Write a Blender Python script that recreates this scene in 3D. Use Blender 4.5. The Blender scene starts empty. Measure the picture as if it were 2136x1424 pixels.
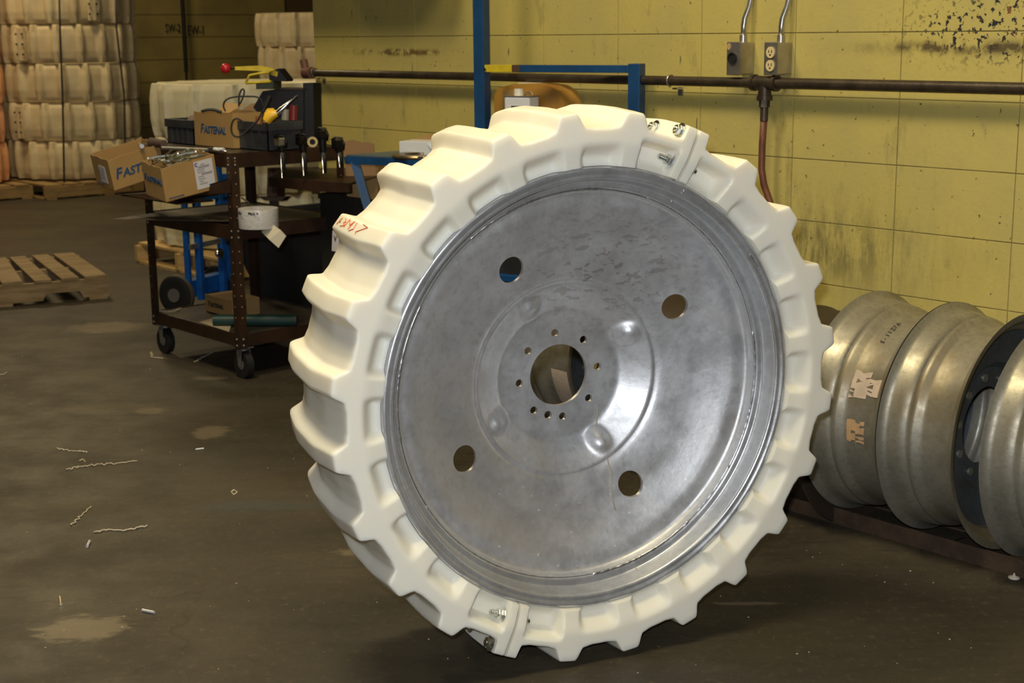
import bpy, bmesh, math, random
from math import sin, cos, pi, radians as R_, sqrt
from mathutils import Vector as V, Matrix as M
random.seed(7)
S = bpy.context.scene; C = S.collection

# ------------------------------------------------------------------ camera
F, P, A, H = 3050.0, 0.2072, -0.010, 1.43
fw = V((0, cos(P), -sin(P))); r0 = V((1, 0, 0)); u0 = r0.cross(fw)
rt = r0*cos(A) + u0*sin(A); up = u0*cos(A) - r0*sin(A)
cam = bpy.data.cameras.new('camera'); co = bpy.data.objects.new('camera', cam); C.objects.link(co)
cam.sensor_width = 36; cam.lens = 36*F/2136; cam.clip_end = 100
co.matrix_world = M(((rt.x, up.x, -fw.x, 0), (rt.y, up.y, -fw.y, 0), (rt.z, up.z, -fw.z, H), (0, 0, 0, 1)))
S.camera = co
cam.dof.use_dof = True; cam.dof.focus_distance = 3.45; cam.dof.aperture_fstop = 8.0
S.view_settings.view_transform = 'Standard'; S.view_settings.look = 'None'
S.view_settings.gamma = 1; S.view_settings.use_curve_mapping = False; S.view_settings.exposure = 0.0

# ------------------------------------------------------------------ light
W_ = bpy.data.worlds.new('world'); S.world = W_; W_.use_nodes = True
W_.node_tree.nodes['Background'].inputs[0].default_value = (1.0, .80, .50, 1)
W_.node_tree.nodes['Background'].inputs[1].default_value = 0.06
def lamp(name, kind, loc, energy, col, size=None, sy=None, aim=None):
    l = bpy.data.lights.new(name, kind); l.energy = energy; l.color = col
    if kind == 'AREA':
        l.shape = 'RECTANGLE'; l.size = size; l.size_y = sy or size
    else: l.shadow_soft_size = size
    o = bpy.data.objects.new(name, l); C.objects.link(o); o.location = loc
    if aim is not None: o.rotation_euler = (V(aim)-V(loc)).to_track_quat('-Z', 'Y').to_euler()
    return o
FL = lamp('camera_flash', 'SPOT', (-.045, -.0, H+.105), 290, (.90, .94, 1.0), .03, aim=(.1, 3.5, .65))
FL.data.spot_size = R_(75); FL.data.spot_blend = .6
lamp('high_bay_lamp', 'AREA', (-.2, 2.4, 4.6), 98, (1, .84, .50), 1.6, .9)
lamp('high_bay_lamp', 'AREA', (-1.6, 3.9, 4.6), 105, (1, .86, .58), 1.0, .8)
lamp('high_bay_lamp', 'AREA', (-3.6, 8.6, 4.9), 55, (1, .80, .46), 1.2, .8)
lamp('high_bay_lamp', 'AREA', (-4.4, 12.0, 4.9), 135, (1, .80, .46), 1.2, .8)

# ------------------------------------------------------------------ materials
def nt(name):
    m = bpy.data.materials.new(name); m.use_nodes = True
    t = m.node_tree; b = t.nodes['Principled BSDF']
    return m, t, b
def N(t, kind, **kw):
    n = t.nodes.new('ShaderNode'+kind)
    for k, v in kw.items():
        if k in n.inputs: n.inputs[k].default_value = v
        else: setattr(n, k, v)
    return n
def mixc(t, fac, a, b):
    n = t.nodes.new('ShaderNodeMix'); n.data_type = 'RGBA'
    for i, v in ((0, fac), (6, a), (7, b)):
        if hasattr(v, 'links'): t.links.new(v, n.inputs[i])
        else: n.inputs[i].default_value = v if i == 0 else (*v, 1)
    return n.outputs[2]
def math_(t, op, a, b=None, c=None):
    n = t.nodes.new('ShaderNodeMath'); n.operation = op
    for i, v in enumerate((a, b, c)):
        if v is None: continue
        if hasattr(v, 'links'): t.links.new(v, n.inputs[i])
        else: n.inputs[i].default_value = v
    return n.outputs[0]
def ramp(t, src, lo, hi, a=0, b=1):
    n = t.nodes.new('ShaderNodeMapRange'); n.interpolation_type = 'SMOOTHSTEP'
    t.links.new(src, n.inputs[0]); n.inputs[1].default_value = lo; n.inputs[2].default_value = hi
    n.inputs[3].default_value = a; n.inputs[4].default_value = b
    return n.outputs[0]
def mat(name, c1, rough=.6, metal=0., c2=None, scale=6., bump=0., bscale=None, stretch=None, spec=.5, lo=.35, hi=.65, sss=0, world=False, coat=0):
    m, t, b = nt(name)
    b.inputs['Roughness'].default_value = rough; b.inputs['Metallic'].default_value = metal
    b.inputs['Specular IOR Level'].default_value = spec
    if coat: b.inputs['Coat Weight'].default_value = coat
    if world: src = N(t, 'NewGeometry').outputs['Position']
    else: src = N(t, 'TexCoord').outputs['Object']
    if stretch:
        mp = N(t, 'Mapping'); mp.inputs['Scale'].default_value = stretch
        t.links.new(src, mp.inputs[0]); src = mp.outputs[0]
    if c2 is not None:
        n = N(t, 'TexNoise', Scale=scale, Detail=6., Roughness=.6); t.links.new(src, n.inputs['Vector'])
        o = mixc(t, ramp(t, n.outputs[0], lo, hi), c1, c2); t.links.new(o, b.inputs['Base Color'])
    else: b.inputs['Base Color'].default_value = (*c1, 1)
    if sss:
        b.inputs['Subsurface Weight'].default_value = sss; b.inputs['Subsurface Radius'].default_value = (1, .8, .5)
        b.inputs['Subsurface Scale'].default_value = .03
    if bump:
        n = N(t, 'TexNoise', Scale=bscale or scale*3, Detail=4.); t.links.new(src, n.inputs['Vector'])
        bp = N(t, 'Bump', Strength=bump, Distance=.004); t.links.new(n.outputs[0], bp.inputs['Height'])
        t.links.new(bp.outputs[0], b.inputs['Normal'])
    return m
AZ = 0.71874
m_ = V((cos(AZ), sin(AZ), 0)); w_ = V((-sin(AZ), cos(AZ), 0)); D_ = 3.9135   # wall normal, wall direction, wall distance

def wall_paint():
    m, t, b = nt('yellow_block_paint')
    b.inputs['Roughness'].default_value = .62
    pos = N(t, 'NewGeometry').outputs['Position']
    def dot(v):
        n = N(t, 'VectorMath'); n.operation = 'DOT_PRODUCT'; t.links.new(pos, n.inputs[0]); n.inputs[1].default_value = v
        return n.outputs['Value']
    s = dot(V((0, 1, 0))); z = dot(V((0, 0, 1)))
    def noise(sc, det=5., stretch=None, rough=.6):
        n = N(t, 'TexNoise', Scale=sc, Detail=det, Roughness=rough); src = pos
        if stretch:
            mp = N(t, 'Mapping'); mp.inputs['Scale'].default_value = stretch; t.links.new(pos, mp.inputs[0]); src = mp.outputs[0]
        t.links.new(src, n.inputs['Vector']); return n.outputs[0]
    def gauss(s0, ds, z0, dz):
        a = math_(t, 'POWER', math_(t, 'DIVIDE', math_(t, 'SUBTRACT', s, s0), ds), 2.)
        c = math_(t, 'POWER', math_(t, 'DIVIDE', math_(t, 'SUBTRACT', z, z0), dz), 2.)
        return math_(t, 'EXPONENT', math_(t, 'MULTIPLY', math_(t, 'ADD', a, c), -1.))
    col = mixc(t, ramp(t, noise(2.6), .35, .7), (.53, .43, .115), (.47, .39, .125))
    col = mixc(t, math_(t, 'MULTIPLY', ramp(t, noise(22., 6.), .5, .8), .3), col, (.40, .33, .12))
    # grime, scuffs
    col = mixc(t, math_(t, 'MULTIPLY', ramp(t, noise(9., 8., (1, 1, .35), .7), .56, .74), .55), col, (.20, .17, .07))
    col = mixc(t, ramp(t, noise(48., 3.), .67, .73), col, (.14, .10, .035))
    col = mixc(t, ramp(t, noise(30., 2., (1, 1, .18)), .715, .76), col, (.10, .08, .04))
    # mildew low on the wall
    g = gauss(2.95, .42, .74, .13)
    st = math_(t, 'MULTIPLY', g, ramp(t, noise(14., 8., (1, 1, .25), .75), .38, .62))
    col = mixc(t, math_(t, 'MULTIPLY', st, .80), col, (.10, .085, .035))
    # rust and black flecks, dark smear
    g = gauss(2.25, .27, 1.435, .075)
    fl = math_(t, 'MULTIPLY', math_(t, 'MULTIPLY', g, 3.0), ramp(t, noise(46., 5., None, .62), .545, .59))
    col = mixc(t, math_(t, 'MINIMUM', fl, 1.), col, mixc(t, ramp(t, noise(16.), .52, .62), (.018, .018, .022), (.20, .085, .02)))
    g = gauss(2.42, .28, 1.378, .017)
    sm = math_(t, 'MULTIPLY', math_(t, 'MULTIPLY', g, 1.5), ramp(t, noise(11., 6.), .35, .6))
    col = mixc(t, math_(t, 'MINIMUM', sm, .9), col, (.07, .045, .02))
    g = gauss(5.2, .28, 1.357, .012)
    sm = math_(t, 'MULTIPLY', math_(t, 'MULTIPLY', g, 1.6), ramp(t, noise(20., 5.), .46, .6))
    col = mixc(t, math_(t, 'MINIMUM', sm, .85), col, (.12, .06, .02))
    t.links.new(col, b.inputs['Base Color'])
    bp = N(t, 'Bump', Strength=.35, Distance=.003); t.links.new(noise(60., 4.), bp.inputs['Height']); t.links.new(bp.outputs[0], b.inputs['Normal'])
    return m
def floor_mat():
    m, t, b = nt('stained_concrete')
    b.inputs['Roughness'].default_value = .55; b.inputs['Specular IOR Level'].default_value = .35
    vr = N(t, 'VectorRotate'); vr.rotation_type = 'Z_AXIS'; vr.inputs['Angle'].default_value = AZ
    t.links.new(N(t, 'NewGeometry').outputs['Position'], vr.inputs['Vector']); pos = vr.outputs[0]
    sep = N(t, 'SeparateXYZ'); t.links.new(pos, sep.inputs[0]); x, y = sep.outputs[0], sep.outputs[1]
    def noise(sc, det=6., stretch=None, rough=.6):
        n = N(t, 'TexNoise', Scale=sc, Detail=det, Roughness=rough); src = pos
        if stretch:
            mp = N(t, 'Mapping'); mp.inputs['Scale'].default_value = stretch; mp.inputs['Rotation'].default_value = (0, 0, .35)
            t.links.new(pos, mp.inputs[0]); src = mp.outputs[0]
        t.links.new(src, n.inputs['Vector']); return n.outputs[0]
    def patch(x0, y0, dx, dy, amp, edge=.12):
        a = math_(t, 'POWER', math_(t, 'DIVIDE', math_(t, 'SUBTRACT', x, x0), dx), 2.)
        c = math_(t, 'POWER', math_(t, 'DIVIDE', math_(t, 'SUBTRACT', y, y0), dy), 2.)
        d = math_(t, 'ADD', math_(t, 'SQRT', math_(t, 'ADD', a, c)), math_(t, 'MULTIPLY', math_(t, 'SUBTRACT', noise(16., 8., (1, 2.6, 1), .7), .5), 1.9))
        return math_(t, 'MULTIPLY', ramp(t, d, 1+edge, 1-edge-.25), amp)
    col = mixc(t, ramp(t, noise(1.3, 8., (1, 1.6, 1)), .3, .7), (.034, .028, .018), (.057, .046, .029))
    col = mixc(t, math_(t, 'MULTIPLY', ramp(t, noise(5.5, 10., (1, 3.2, 1), .72), .48, .72), .5), col, (.024, .019, .012))
    col = mixc(t, math_(t, 'MULTIPLY', ramp(t, noise(38., 6., None, .7), .52, .72), .30), col, (.15, .115, .065))
    for a in ((-1.07, 3.40, .12, .085, .62), (-1.12, 5.23, .07, .10, .5), (-2.05, 7.25, .20, .16, .62), (-1.42, 5.55, .07, .05, .4), (-1.3, 6.1, .08, .04, .35), (-.42, 3.93, .10, .035, .5), (.60, 3.52, .10, .012, .45), (-1.6, 5.6, .25, .1, .18)):
        col = mixc(t, patch(*a), col, (.20, .16, .10))
    col = mixc(t, patch(-.80, 4.35, .22, .05, .22), col, (.03, .065, .085))
    col = mixc(t, math_(t, 'MULTIPLY', ramp(t, noise(120., 2.), .735, .75), .65), col, (.42, .36, .27))
    # hairline crack
    v = N(t, 'TexVoronoi'); v.feature = 'DISTANCE_TO_EDGE'; v.inputs['Scale'].default_value = .42
    mx = N(t, 'VectorMath'); mx.operation = 'ADD'; nz = N(t, 'TexNoise', Scale=2.2, Detail=8.); t.links.new(pos, nz.inputs['Vector'])
    sc_ = N(t, 'VectorMath'); sc_.operation = 'SCALE'; t.links.new(nz.outputs['Color'], sc_.inputs[0]); sc_.inputs['Scale'].default_value = .5
    t.links.new(pos, mx.inputs[0]); t.links.new(sc_.outputs[0], mx.inputs[1]); t.links.new(mx.outputs[0], v.inputs['Vector'])
    col = mixc(t, ramp(t, v.outputs['Distance'], .003, .0006, 0, .38), col, (.022, .016, .009))
    t.links.new(col, b.inputs['Base Color'])
    bp = N(t, 'Bump', Strength=.25, Distance=.004); t.links.new(noise(30., 6.), bp.inputs['Height']); t.links.new(bp.outputs[0], b.inputs['Normal'])
    t.links.new(ramp(t, noise(4.), .3, .7, .48, .7), b.inputs['Roughness'])
    return m
def galv(name, base=(.46, .47, .49), base2=(.34, .35, .37), rough=.42, metal=.85, stain=None, scale=9., spots=0.):
    m, t, b = nt(name)
    b.inputs['Metallic'].default_value = metal
    src = N(t, 'TexCoord').outputs['Object']
    def noise(sc, det=5., st=None, rg=.6):
        n = N(t, 'TexNoise', Scale=sc, Detail=det, Roughness=rg); s_ = src
        if st:
            mp = N(t, 'Mapping'); mp.inputs['Scale'].default_value = st; mp.inputs['Rotation'].default_value = (0, .7, 0)
            t.links.new(src, mp.inputs[0]); s_ = mp.outputs[0]
        t.links.new(s_, n.inputs['Vector']); return n.outputs[0]
    col = mixc(t, ramp(t, noise(scale, 8., None, .7), .3, .7), base, base2)
    col = mixc(t, math_(t, 'MULTIPLY', ramp(t, noise(70., 4.), .45, .75), .35), col, tuple(c*.62 for c in base2))
    if stain: col = mixc(t, math_(t, 'MULTIPLY', ramp(t, noise(3.1, 7., None, .65), .50, .72), .75), col, stain)
    if spots:
        sx = N(t, 'SeparateXYZ'); t.links.new(src, sx.inputs[0])
        a_ = math_(t, 'POWER', math_(t, 'DIVIDE', math_(t, 'SUBTRACT', sx.outputs[0], .10), .20), 2.); c_ = math_(t, 'POWER', math_(t, 'DIVIDE', math_(t, 'SUBTRACT', sx.outputs[2], .25), .14), 2.)
        g_ = math_(t, 'EXPONENT', math_(t, 'MULTIPLY', math_(t, 'ADD', a_, c_), -1.))
        col = mixc(t, math_(t, 'MULTIPLY', math_(t, 'MULTIPLY', ramp(t, noise(95., 1.), .74, .76), ramp(t, sx.outputs[2], -.10, -.30)), .8), col, (.95, .94, .90))
        col = mixc(t, math_(t, 'MULTIPLY', math_(t, 'MULTIPLY', ramp(t, noise(30., 2., (1, 1, 2.2)), .56, .62), g_), spots), col, (.34, .31, .27))
    t.links.new(col, b.inputs['Base Color'])
    t.links.new(ramp(t, noise(12., 6.), .3, .7, rough-.06, rough+.12), b.inputs['Roughness'])
    bp = N(t, 'Bump', Strength=.12, Distance=.002); t.links.new(noise(90., 3.), bp.inputs['Height']); t.links.new(bp.outputs[0], b.inputs['Normal'])
    return m
K = {}
K['wall'] = wall_paint(); K['floor'] = floor_mat()
K['mortar'] = mat('painted_mortar', (.20, .16, .05), .8, c2=(.36, .29, .08), scale=8, bump=.3, world=True)
K['backwall'] = mat('dim_yellow_board', (.30, .235, .07), .7, c2=(.21, .16, .05), scale=1.6, bump=.2, bscale=30, world=True)
K['backgap'] = mat('dark_board_gap', (.09, .06, .02), .9)
K['plastic'] = mat('translucent_white_plastic', (.83, .79, .67), .45, c2=(.81, .765, .63), scale=3, sss=.6, spec=.3)
K['plastic_old'] = mat('aged_white_plastic', (.66, .55, .34), .5, c2=(.54, .43, .26), scale=4)
K['plastic_pale'] = mat('pale_white_plastic', (.80, .73, .50), .5, c2=(.72, .64, .42), scale=4)
K['plastic_orange_lit'] = mat('orange_lit_plastic', (.85, .42, .20), .5, c2=(.78, .38, .18), scale=4)  # glow of an orange lamp put into the tyre colour
K['disc'] = galv('galvanised_disc', (.70, .705, .71), (.60, .60, .60), .42, .70, stain=(.56, .52, .48), spots=.65)
K['rim'] = galv('galvanised_rim', (.64, .65, .66), (.52, .53, .54), .31, .70, stain=(.40, .37, .34))
K['weld'] = galv('weld_bead', (.68, .68, .70), (.45, .45, .46), .28, .9, scale=60)
K['oldrim'] = galv('weathered_rim', (.40, .375, .30), (.24, .225, .18), .42, .62, stain=(.22, .17, .09), scale=6.)
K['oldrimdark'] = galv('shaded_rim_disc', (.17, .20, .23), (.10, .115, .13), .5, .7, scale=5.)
K['zinc'] = mat('zinc_plated_steel', (.72, .76, .78), .25, 1., c2=(.55, .56, .50), scale=40)
K['chrome'] = mat('bright_steel', (.8, .8, .82), .15, 1.)
K['conduit'] = mat('emt_conduit', (.60, .57, .52), .30, .9, c2=(.45, .42, .38), scale=20)
K['boxsteel'] = mat('outlet_box_steel', (.50, .47, .42), .38, .85, c2=(.40, .36, .30), scale=12)
K['pipe'] = mat('dark_iron_pipe', (.085, .062, .04), .45, .5, c2=(.05, .036, .024), scale=14, bump=.3)
K['blue'] = mat('blue_enamel', (.010, .060, .17), .42, 0, c2=(.008, .045, .125), scale=10, bump=.15)
K['bluebright'] = mat('bright_blue_enamel', (.01, .10, .36), .4, c2=(.008, .07, .27), scale=10)
K['bluetop'] = mat('scuffed_blue_top', (.05, .09, .13), .4, c2=(.09, .11, .12), scale=14)
K['yellow'] = mat('yellow_paint', (.62, .47, .02), .45, c2=(.50, .37, .02), scale=30)
K['rustpaint'] = mat('bare_rusty_patch', (.07, .035, .018), .7)
K['cart'] = mat('dark_brown_cart_steel', (.036, .020, .013), .42, .35, c2=(.058, .028, .015), scale=9, bump=.3)
K['carttop'] = mat('worn_dark_shelf', (.045, .035, .026), .38, .3, c2=(.085, .068, .05), scale=16, bump=.3)
K['rust'] = mat('rusty_red_brown_steel', (.075, .046, .026), .6, .1, c2=(.045, .028, .017), scale=14, bump=.4)
K['rustpipe'] = mat('rusty_drum_steel', (.055, .038, .024), .5, .4, c2=(.05, .035, .026), scale=8, bump=.3)
K['hosered'] = mat('red_brown_hose', (.17, .055, .025), .5, c2=(.12, .04, .02), scale=30)
K['black'] = mat('black_rubber', (.012, .012, .012), .55)
K['pin'] = mat('bright_pin_steel', (.75, .76, .78), .35, .5)
K['blackmetal'] = mat('black_tool_steel', (.02, .018, .017), .3, .6)
K['binblack'] = mat('dark_grey_bin_plastic', (.045, .048, .055), .42, c2=(.03, .031, .036), scale=10)
K['hopper'] = mat('dark_grey_hopper_steel', (.028, .026, .022), .6, c2=(.018, .017, .015), scale=6)
K['carton'] = mat('brown_cardboard', (.42, .255, .09), .8, c2=(.37, .22, .075), scale=5)
K['cartonin'] = mat('cardboard_inside', (.27, .155, .07), .85)
K['paper'] = mat('white_label_paper', (.66, .64, .66), .6)
K['printgrey'] = mat('grey_label_print', (.33, .31, .33), .7)
K['ink'] = mat('blue_ink', (.012, .075, .20), .6)
K['inkdark'] = mat('black_ink', (.015, .015, .02), .6)
K['purple'] = mat('purple_ink', (.12, .08, .42), .6)
K['redink'] = mat('orange_red_marker', (.72, .17, .05), .6)
K['whitelabel'] = mat('silvery_white_roll', (.62, .60, .58), .35, c2=(.48, .46, .46), scale=60, stretch=(1, 1, 4))
K['tapeback'] = mat('cream_backing_paper', (.62, .56, .42), .5)
K['red'] = mat('red_plastic_ball', (.42, .012, .018), .3)
K['toolyellow'] = mat('bright_yellow_plastic', (.85, .50, .02), .35)
K['wood'] = mat('weathered_pallet_wood', (.33, .215, .085), .75, c2=(.24, .15, .06), scale=5, stretch=(1, 8, 8), bump=.3)
K['woodnew'] = mat('pale_pallet_wood', (.58, .39, .16), .7, c2=(.48, .31, .12), scale=5, stretch=(1, 8, 8), bump=.3)
K['woodgrey'] = mat('greyish_pallet_wood', (.30, .21, .11), .8, c2=(.18, .12, .055), scale=4, stretch=(1, 6, 6), bump=.3)
K['green'] = mat('dark_green_tube', (.008, .035, .032), .45)
K['golden'] = mat('golden_brown_carton', (.50, .27, .05), .4, c2=(.36, .17, .035), scale=4)
K['white'] = mat('white_can_paint', (.66, .67, .70), .35)
K['cap'] = mat('cream_cap', (.75, .70, .58), .4)
K['greyhub'] = mat('grey_caster_steel', (.26, .25, .235), .4, .6)
K['tread'] = mat('brown_grey_tyre', (.10, .075, .05), .6)
K['plate'] = mat('dusty_sheet', (.10, .078, .05), .6, c2=(.07, .055, .036), scale=8)
K['shaving'] = mat('plastic_shaving', (.55, .47, .35), .5)
K['ceil'] = mat('dark_ceiling', (.05, .042, .03), .9)
K['ivory'] = mat('ivory_receptacle', (.70, .55, .28), .5)
K['conc'] = mat('dull_wall_paint', (.13, .105, .05), .9)
K['tag'] = mat('pinkish_paper_tag', (.52, .40, .30), .8, c2=(.42, .34, .26), scale=20)
K['tan'] = mat('tan_torn_label', (.50, .31, .15), .8, c2=(.40, .25, .13), scale=40)

# ------------------------------------------------------------------ helpers
class MB:
    def __init__(s): s.b = bmesh.new()
    def box(s, c, d, rot=None, bev=0):
        g = bmesh.ops.create_cube(s.b, size=1)['verts']
        T = M.Translation(V(c)) @ (rot.to_4x4() if rot is not None else M()) @ M.Diagonal((*d, 1))
        bmesh.ops.transform(s.b, matrix=T, verts=g)
        if bev:
            es = list({e for v in g for e in v.link_edges})
            bmesh.ops.bevel(s.b, geom=es, offset=bev, segments=2, affect='EDGES', profile=.6)
        return s
    def tube(s, pts, rad, n=12, cap=True, rads=None):
        pts = [V(p) for p in pts]; rings = []; prev = None
        for i, p in enumerate(pts):
            a = pts[max(i-1, 0)]; c = pts[min(i+1, len(pts)-1)]
            t = (c-a).normalized()
            if prev is None:
                x = t.orthogonal().normalized()
            else:
                x = (prev - t*prev.dot(t)); x = x.normalized() if x.length > 1e-6 else t.orthogonal().normalized()
            prev = x; y = t.cross(x)
            rr = rads[i] if rads else rad
            rings.append([s.b.verts.new(p + x*rr*cos(2*pi*k/n) + y*rr*sin(2*pi*k/n)) for k in range(n)])
        for A_, B_ in zip(rings, rings[1:]):
            for k in range(n): s.b.faces.new((A_[k], A_[(k+1) % n], B_[(k+1) % n], B_[k]))
        if cap: s.b.faces.new(rings[0][::-1]); s.b.faces.new(rings[-1])
        return s
    def lathe(s, prof, n=48, axis='Y', closed=False, T=None):
        """prof: (r, h) pairs turned round the axis"""
        rings = []; vs = []
        for r, h in prof:
            ring = []
            for k in range(n):
                a = 2*pi*k/n; c, d = r*cos(a), r*sin(a)
                p = V((c, h, d)) if axis == 'Y' else (V((c, d, h)) if axis == 'Z' else V((h, c, d)))
                if T is not None: p = T @ p
                ring.append(s.b.verts.new(p))
            rings.append(ring)
        pr = list(zip(rings, rings[1:])) + ([(rings[-1], rings[0])] if closed else [])
        for A_, B_ in pr:
            for k in range(n): s.b.faces.new((A_[k], A_[(k+1) % n], B_[(k+1) % n], B_[k]))
        if not closed:
            if prof[0][0] > 1e-4 and getattr(s, 'caps', True): s.b.faces.new(rings[0][::-1])
            if prof[-1][0] > 1e-4 and getattr(s, 'caps', True): s.b.faces.new(rings[-1])
        return s
    def poly(s, pts, th):
        """flat polygon (list of 3d points) extruded by vector th"""
        a = [s.b.verts.new(V(p)) for p in pts]; c = [s.b.verts.new(V(p)+V(th)) for p in pts]
        s.b.faces.new(a[::-1]); s.b.faces.new(c)
        for i in range(len(a)): s.b.faces.new((a[i], a[(i+1) % len(a)], c[(i+1) % len(a)], c[i]))
        return s
    def mesh(s, name, m, smooth=False, ang=None):
        bmesh.ops.remove_doubles(s.b, verts=s.b.verts, dist=1e-6)
        bmesh.ops.recalc_face_normals(s.b, faces=s.b.faces)
        me = bpy.data.meshes.new(name); s.b.to_mesh(me); s.b.free(); me.materials.append(m)
        if smooth or ang:
            for p in me.polygons: p.use_smooth = True
            if ang: me.set_sharp_from_angle(angle=R_(ang))
        return me
    def build(s, name, m, parent=None, smooth=False, ang=None, loc=None):
        return link(name, s.mesh(name, m, smooth, ang), parent, loc)
def link(name, me, parent=None, loc=None):
    o = bpy.data.objects.new(name, me); C.objects.link(o)
    if parent is not None: o.parent = parent
    if loc is not None: o.location = loc
    return o
def tag(o, label, cat, group=None):
    o['label'] = label; o['category'] = cat
    if group: o['group'] = group
    return o
def thing(name, label, cat, loc=(0, 0, 0), rz=0, group=None, mw=None):
    o = bpy.data.objects.new(name, None); C.objects.link(o); o.empty_display_size = .1
    if mw is not None: o.matrix_world = mw
    else: o.location = loc; o.rotation_euler = (0, 0, rz)
    return tag(o, label, cat, group)
def struct(o): o['kind'] = 'structure'; return o
def dup(o, parent=None):
    c = o.copy(); C.objects.link(c)
    if parent is not None: c.parent = parent
    for ch in list(o.children): dup(ch, c)
    return c
def text(name, s, size, m, parent, mw, shear=0., th=.0008, align='LEFT', bold=0.):
    cu = bpy.data.curves.new(name, 'FONT'); cu.body = s; cu.size = size; cu.extrude = th; cu.shear = shear; cu.align_x = align; cu.offset = bold
    cu.resolution_u = 3
    to = bpy.data.objects.new('text_tmp', cu); C.objects.link(to)
    me = bpy.data.meshes.new_from_object(to.evaluated_get(bpy.context.evaluated_depsgraph_get()))
    bpy.data.objects.remove(to); me.materials.clear(); me.materials.append(m)
    o = link(name, me, parent); o.matrix_local = mw; return o
def frame(o, x, y):
    """matrix with given x and y axes"""
    x = V(x).normalized(); y = (V(y)-x*x.dot(V(y))).normalized(); z = x.cross(y)
    return M(((x.x, y.x, z.x, o[0]), (x.y, y.y, z.y, o[1]), (x.z, y.z, z.z, o[2]), (0, 0, 0, 1)))
def small_caps(s, size, m, parent, mw, shear=.25, name='lettering'):
    """large first letter followed by smaller capitals, joined to one lettering mesh"""
    a = text(name, s[0], size*1.18, m, parent, mw, shear, bold=size*.02)
    b = text(name, s[1:], size*.92, m, parent, mw @ M.Translation((size*.68, 0, 0)), shear, bold=size*.02)
    bm = bmesh.new(); bm.from_mesh(a.data)
    n0 = len(bm.verts); bm.from_mesh(b.data); bm.verts.ensure_lookup_table()
    T = M.Translation((size*.68, 0, 0))
    for v in bm.verts[n0:]: v.co = T @ v.co
    bm.to_mesh(a.data); bm.free(); bpy.data.objects.remove(b)
    return a
def ray(x, y): return fw + rt*((x-1068)/F) - up*((y-712)/F)
def at(x, y, z=0.):
    v = ray(x, y); t = (z-H)/v.z; return V((v.x*t, v.y*t, z))
def atd(x, y, d):
    v = ray(x, y); t = d/v.y; return V((v.x*t, v.y*t, H+v.z*t))
def Wp(s, t, z): return w_*s + m_*(D_-t) + V((0, 0, z))      # along the wall, out from the wall, height
WR = math.atan2(w_.y, w_.x)                                   # wall direction as rotation about z
rotW = M.Rotation(WR, 3, 'Z')

# ------------------------------------------------------------------ setting
struct(MB().box((-1, 7, -.05), (26, 26, .1)).build('floor', K['floor']))
struct(MB().box((-1, 7, 5.6), (26, 26, .1)).build('ceiling', K['ceil']))
o = MB().box((0, 0, 2.75), (9.0, .20, 5.7)).build('wall_right', K['mortar'])
o.rotation_euler = (0, 0, WR); o.location = w_*(5.862-4.5) + m_*(D_+.10+.0035); struct(o); wall_right = o
blk = MB().box((0, 0, 0), (.4064-.003, .03, .2032-.003), bev=.0014).mesh('block', K['wall'])
s0 = 2.6458
ks = range(-10, 8)
for k in ks:
    for j in range(0, 12):
        hs = s0 + k*.4064
        b_ = link('block', blk, wall_right)
        wd = 1.
        if hs+.4064 > 5.87: wd = (5.86-hs)/.4064
        if wd < .05: continue
        p = w_*(hs+.2032*wd) + m_*(D_+.015+random.uniform(-.0006, .0006)) + V((0, 0, .002+.2032*(j+.5)))
        b_.matrix_world = M.Translation(p) @ M.Rotation(WR, 4, 'Z') @ M.Diagonal((wd, 1, 1, 1))
        if wd <= 0: C.objects.unlink(b_)
for ch in list(wall_right.children):
    ch.matrix_parent_inverse = M(); ml = wall_right.matrix_basis.inverted() @ ch.matrix_basis; ch.matrix_basis = ml
# end wall of the hall, horizontal boards
wb = MB().box((0, 0, 2.75), (16, .2, 5.7)).build('wall_back', K['backgap'])
wb.rotation_euler = (0, 0, AZ); wb.location = w_*14.85 + m_*3.0; struct(wb)
pl = MB().box((0, 0, 0), (13.9, .04, .234), bev=.004).mesh('board', K['backwall'])
for j in range(12):
    b_ = link('board', pl, wb); b_.location = (-.5, -.105, 1.43+.24*(j-5.5))
for nm, cc, dd in (('wall_left', w_*5-m_*9.5, (24, .2, 5.7)), ('wall_far_right', w_*10+m_*10.5, (10, .2, 5.7))):
    o = MB().box((0, 0, 2.75), dd).build(nm, K['conc']); o.rotation_euler = (0, 0, WR); o.location = cc; struct(o)
o = MB().box((0, 0, 2.75), (15, .2, 5.7)).build('wall_front', K['conc']); o.rotation_euler = (0, 0, AZ); o.location = w_*-4.4-m_*2; struct(o)
# stencilled markings and pipe on the end wall
def on_back(x, y, t=.13):
    v = ray(x, y); k = (14.75-t)/v.dot(w_); p = v*k; return V((p.x, p.y, p.z+H))
for s_, x, y, sz in (('EW-1', 391, 73, .15), ('SW-2', 345, 67, .13)):
    o = text('lettering', s_, sz, K['inkdark'], wb, M(), th=.002)
    o.matrix_basis = wb.matrix_basis.inverted() @ frame(on_back(x, y, .035), m_, (0, 0, 1)) @ M.Diagonal((.62, 1, 1, 1))
p0 = on_back(377, -60); p1 = on_back(388, 150); p1.x, p1.y = p0.x, p0.y
tag(MB().tube([V((p0.x, p0.y, p1.z)), p0+V((0, 0, 1))], .022).tube([V((p0.x, p0.y, p1.z-.09)), V((p0.x, p0.y, p1.z))], .014).build('steel_conduit', K['blackmetal'], smooth=True, ang=40),
    'dark vertical conduit on the end wall between the stencilled markings', 'conduit')
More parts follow.
